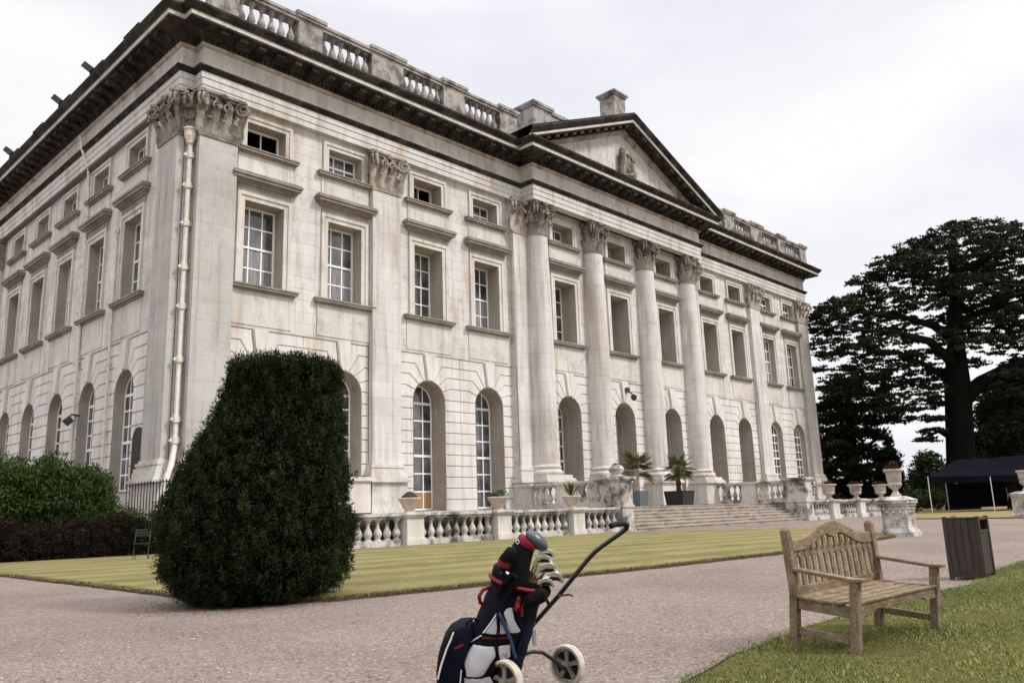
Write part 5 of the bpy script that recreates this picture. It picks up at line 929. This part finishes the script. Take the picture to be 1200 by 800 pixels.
m = MB(btf); m.tube([pt_(604, 704, -.15), pt_(608, 690, -.16), pt_(606, 700, -.165)], .012, 6); m.tube([pt_(607, 708, -.12), pt_(612, 698, -.14), pt_(611, 712, -.13)], .009, 6); m.build('towel_ring', M_RED, BAG, smooth=True)
m = MB(btf); m.tube([pt_(612, 700, -.10), pt_(622, 694, -.12), pt_(632, 690, -.11), pt_(640, 688, -.05)], [.03, .045, .045, .03], 10); m.build('top_pouch', M_BLK, BAG, smooth=True)
m = MB(btf); m.tube([pt_(584, 690, -.11), pt_(592, 672, -.15), pt_(600, 664, -.15), pt_(606, 668, -.15)], .012, 7); m.tube([pt_(588, 700, -.135), pt_(597, 684, -.155), pt_(604, 676, -.155)], .007, 6); m.build('side_strap', M_BLK, BAG, smooth=True)
m = MB(btf); m.tube([pt_(588, 662, -.14), pt_(592, 659, -.15), pt_(596, 663, -.155)], .008, 6); m.build('strap_buckle', M_WHT, BAG, smooth=True)
m = MB(btf); m.tube([front(*sa(x, y), .026) for x, y in ((588, 757), (590, 753), (592, 757), (594, 753), (595, 757), (592, 761), (589, 760))], .0018, 5); m.build('emblem', M_BLK, BAG)
m = MB(btf); m.tube([pt_(517, 796, -.112), pt_(523, 775, -.113), pt_(531, 752, -.11), pt_(538, 740, -.10)], .003, 5); m.build('zip', M_BLK, BAG)
# clubs standing in the bag
def club(name, lab, make, grip, depth):
    o = px(*grip, depth); r = thing(name, lab, 'golf club', tuple(o), 0, 'golf clubs in the bag'); make(r, o); return r
def driver(r, o):
    q = lambda x, y, d: px(x, y, d) - o
    m = MB(); m.tube([q(602, 690, 4.52), q(604, 672, 4.53), q(608, 655, 4.54), q(613, 643, 4.55), q(618, 636, 4.55)], [.066, .074, .070, .063, .052], 14); m.build('head_cover', M_BLK, r, smooth=True)
    m = MB(); a_, b_ = q(616, 639, 4.55), q(629, 627, 4.55); m.tube([q(615.5, 638.5, 4.55), q(618, 635, 4.55), q(620, 632.5, 4.55)], [.056, .060, .056], 14); m.build('red_band', M_RED, r, smooth=True)
    m = MB(); ctr = q(629, 633, 4.56); d = (q(640, 640, 4.56) - q(622, 624, 4.56)).normalized(); u = CF; v = d.cross(u).normalized(); m.loft([[tuple(ctr + d * (.076 * math.sin(t)) + (u * math.cos(p_) * .056 + v * math.sin(p_) * .040) * math.cos(t)) for p_ in np.linspace(0, 2 * math.pi, 15)[:-1]] for t in np.linspace(-1.5, 1.5, 9)]); m.build('crown', M_HEAD, r, smooth=True)
    m = MB(); c0_ = q(606.5, 634.5, 4.46); m.tube([c0_ + CR * (.008 * math.cos(t)) + CU * (.011 * math.sin(t)) for t in np.linspace(0, 6.28, 12)], .0025, 5); m.build('white_mark', M_WHT, r)
club('driver', 'driver with black headcover, red band and grey crown, tallest in the golf bag', driver, (602, 690), 4.52)
def iron(tip, d, lng, cav):
    def f(r, o):
        q = lambda x, y, dd: px(x, y, dd) - o; (x, y) = tip
        m = MB(); m.tube([q(614, 690, 4.6), q(x - 12, y + 6, d)], .0055, 6); m.build('shaft', M_CHROME, r)
        m = MB(); pl = [(-12, 4), (-8, -3), (0, -5.5), (6, -3.5), (8.5, 1.5), (8, 5), (3, 2), (-4, 2.5), (-10, 7)]; k_ = lng / 16
        m.loft([[tuple(q(x + a * k_, y + b * k_ * 1.05, d + dd)) for a, b in pl] for dd in (0, .045)]); m.build('head', M_CHROME, r, bevel=.003)
        m = MB(); pl2 = [(-8, 1.2), (-2, -2.2), (4, -1.6), (6.5, 2), (2, 1), (-4, 1.2)]; m.loft([[tuple(q(x + a * k_, y + (b + 1) * k_, d + dd)) for a, b in pl2] for dd in (-.004, .003)]); m.build('cavity', M_RUB, r)
    return f
for lab, tip, d, lg in (('iron with its steel head highest, just below the driver', (641, 649), 4.60, 18), ('iron with dark-backed steel head, second below the driver', (638, 656), 4.57, 19), ('iron with the longest steel head, halfway down the bag mouth', (643, 667), 4.54, 23), ('iron with steel head at the lower right of the bag mouth', (649, 677), 4.52, 22), ('wedge with steel head lowest in the bag mouth', (640, 683), 4.50, 18)):
    club('golf_iron', lab, iron(tip, d, lg, 0), (614, 690), 4.6)
def hybrid(r, o):
    q = lambda x, y, dd: px(x, y, dd) - o
    m = MB(); m.tube([q(622, 690, 4.58), q(628, 676, 4.58), q(632, 668, 4.58), q(638, 672, 4.57)], [.02, .026, .034, .018], 10); m.build('headcover', M_WOODC, r, smooth=True)
def dark_cover(r, o):
    q = lambda x, y, dd: px(x, y, dd) - o
    m = MB(); m.tube([q(597, 690, 4.5), q(592, 668, 4.48), q(594, 655, 4.47), q(600, 647, 4.46), q(605, 645, 4.46)], [.026, .036, .042, .038, .022], 12); m.build('headcover', M_BLK, r, smooth=True)
    m = MB(); m.tube([q(591.5, 662, 4.475), q(593, 656, 4.472)], [.0415, .044], 12); m.build('red_band', M_RED, r, smooth=True)
club('hybrid_club', 'small hybrid club in a black cover, left of and lower than the driver', dark_cover, (597, 690), 4.5)
club('fairway_wood', 'fairway wood in a tan cover among the irons', hybrid, (622, 690), 4.58)
n = 5200; P = np.stack([rng.uniform(-14, 3, n), rng.uniform(-28.2, -21.5, n), np.full(n, .004)], 1); P = P[(np.hypot(P[:, 0] - CP.x, P[:, 1] - CP.y) > 2.2)]; V_, F_ = [], []; n = len(P)
oc = np.array([(1, 0, 0), (0, 1, 0), (-1, 0, 0), (0, -1, 0), (0, 0, 1), (.7, .7, .3), (-.7, .6, .4)], float); fc = [(0, 5, 4), (5, 1, 4), (1, 6, 4), (6, 2, 4), (2, 3, 4), (3, 0, 4)]
for i in range(n): s_ = rng.uniform(.004, .011); V_ += [tuple(P[i] + q * s_ * rng.uniform(.7, 1.2)) for q in oc]; F_ += [tuple(j + 7 * i for j in f) for f in fc]
m = MB(); m.v, m.f = V_, F_; k = NT('loose_stone'); c = k.mix(k.ramp(k.noise(9, 2), .35, .65), (.14, .105, .09), (.46, .40, .36)); tag(m.build('loose_gravel', k.fin(c, .9, .15)), kind='stuff')
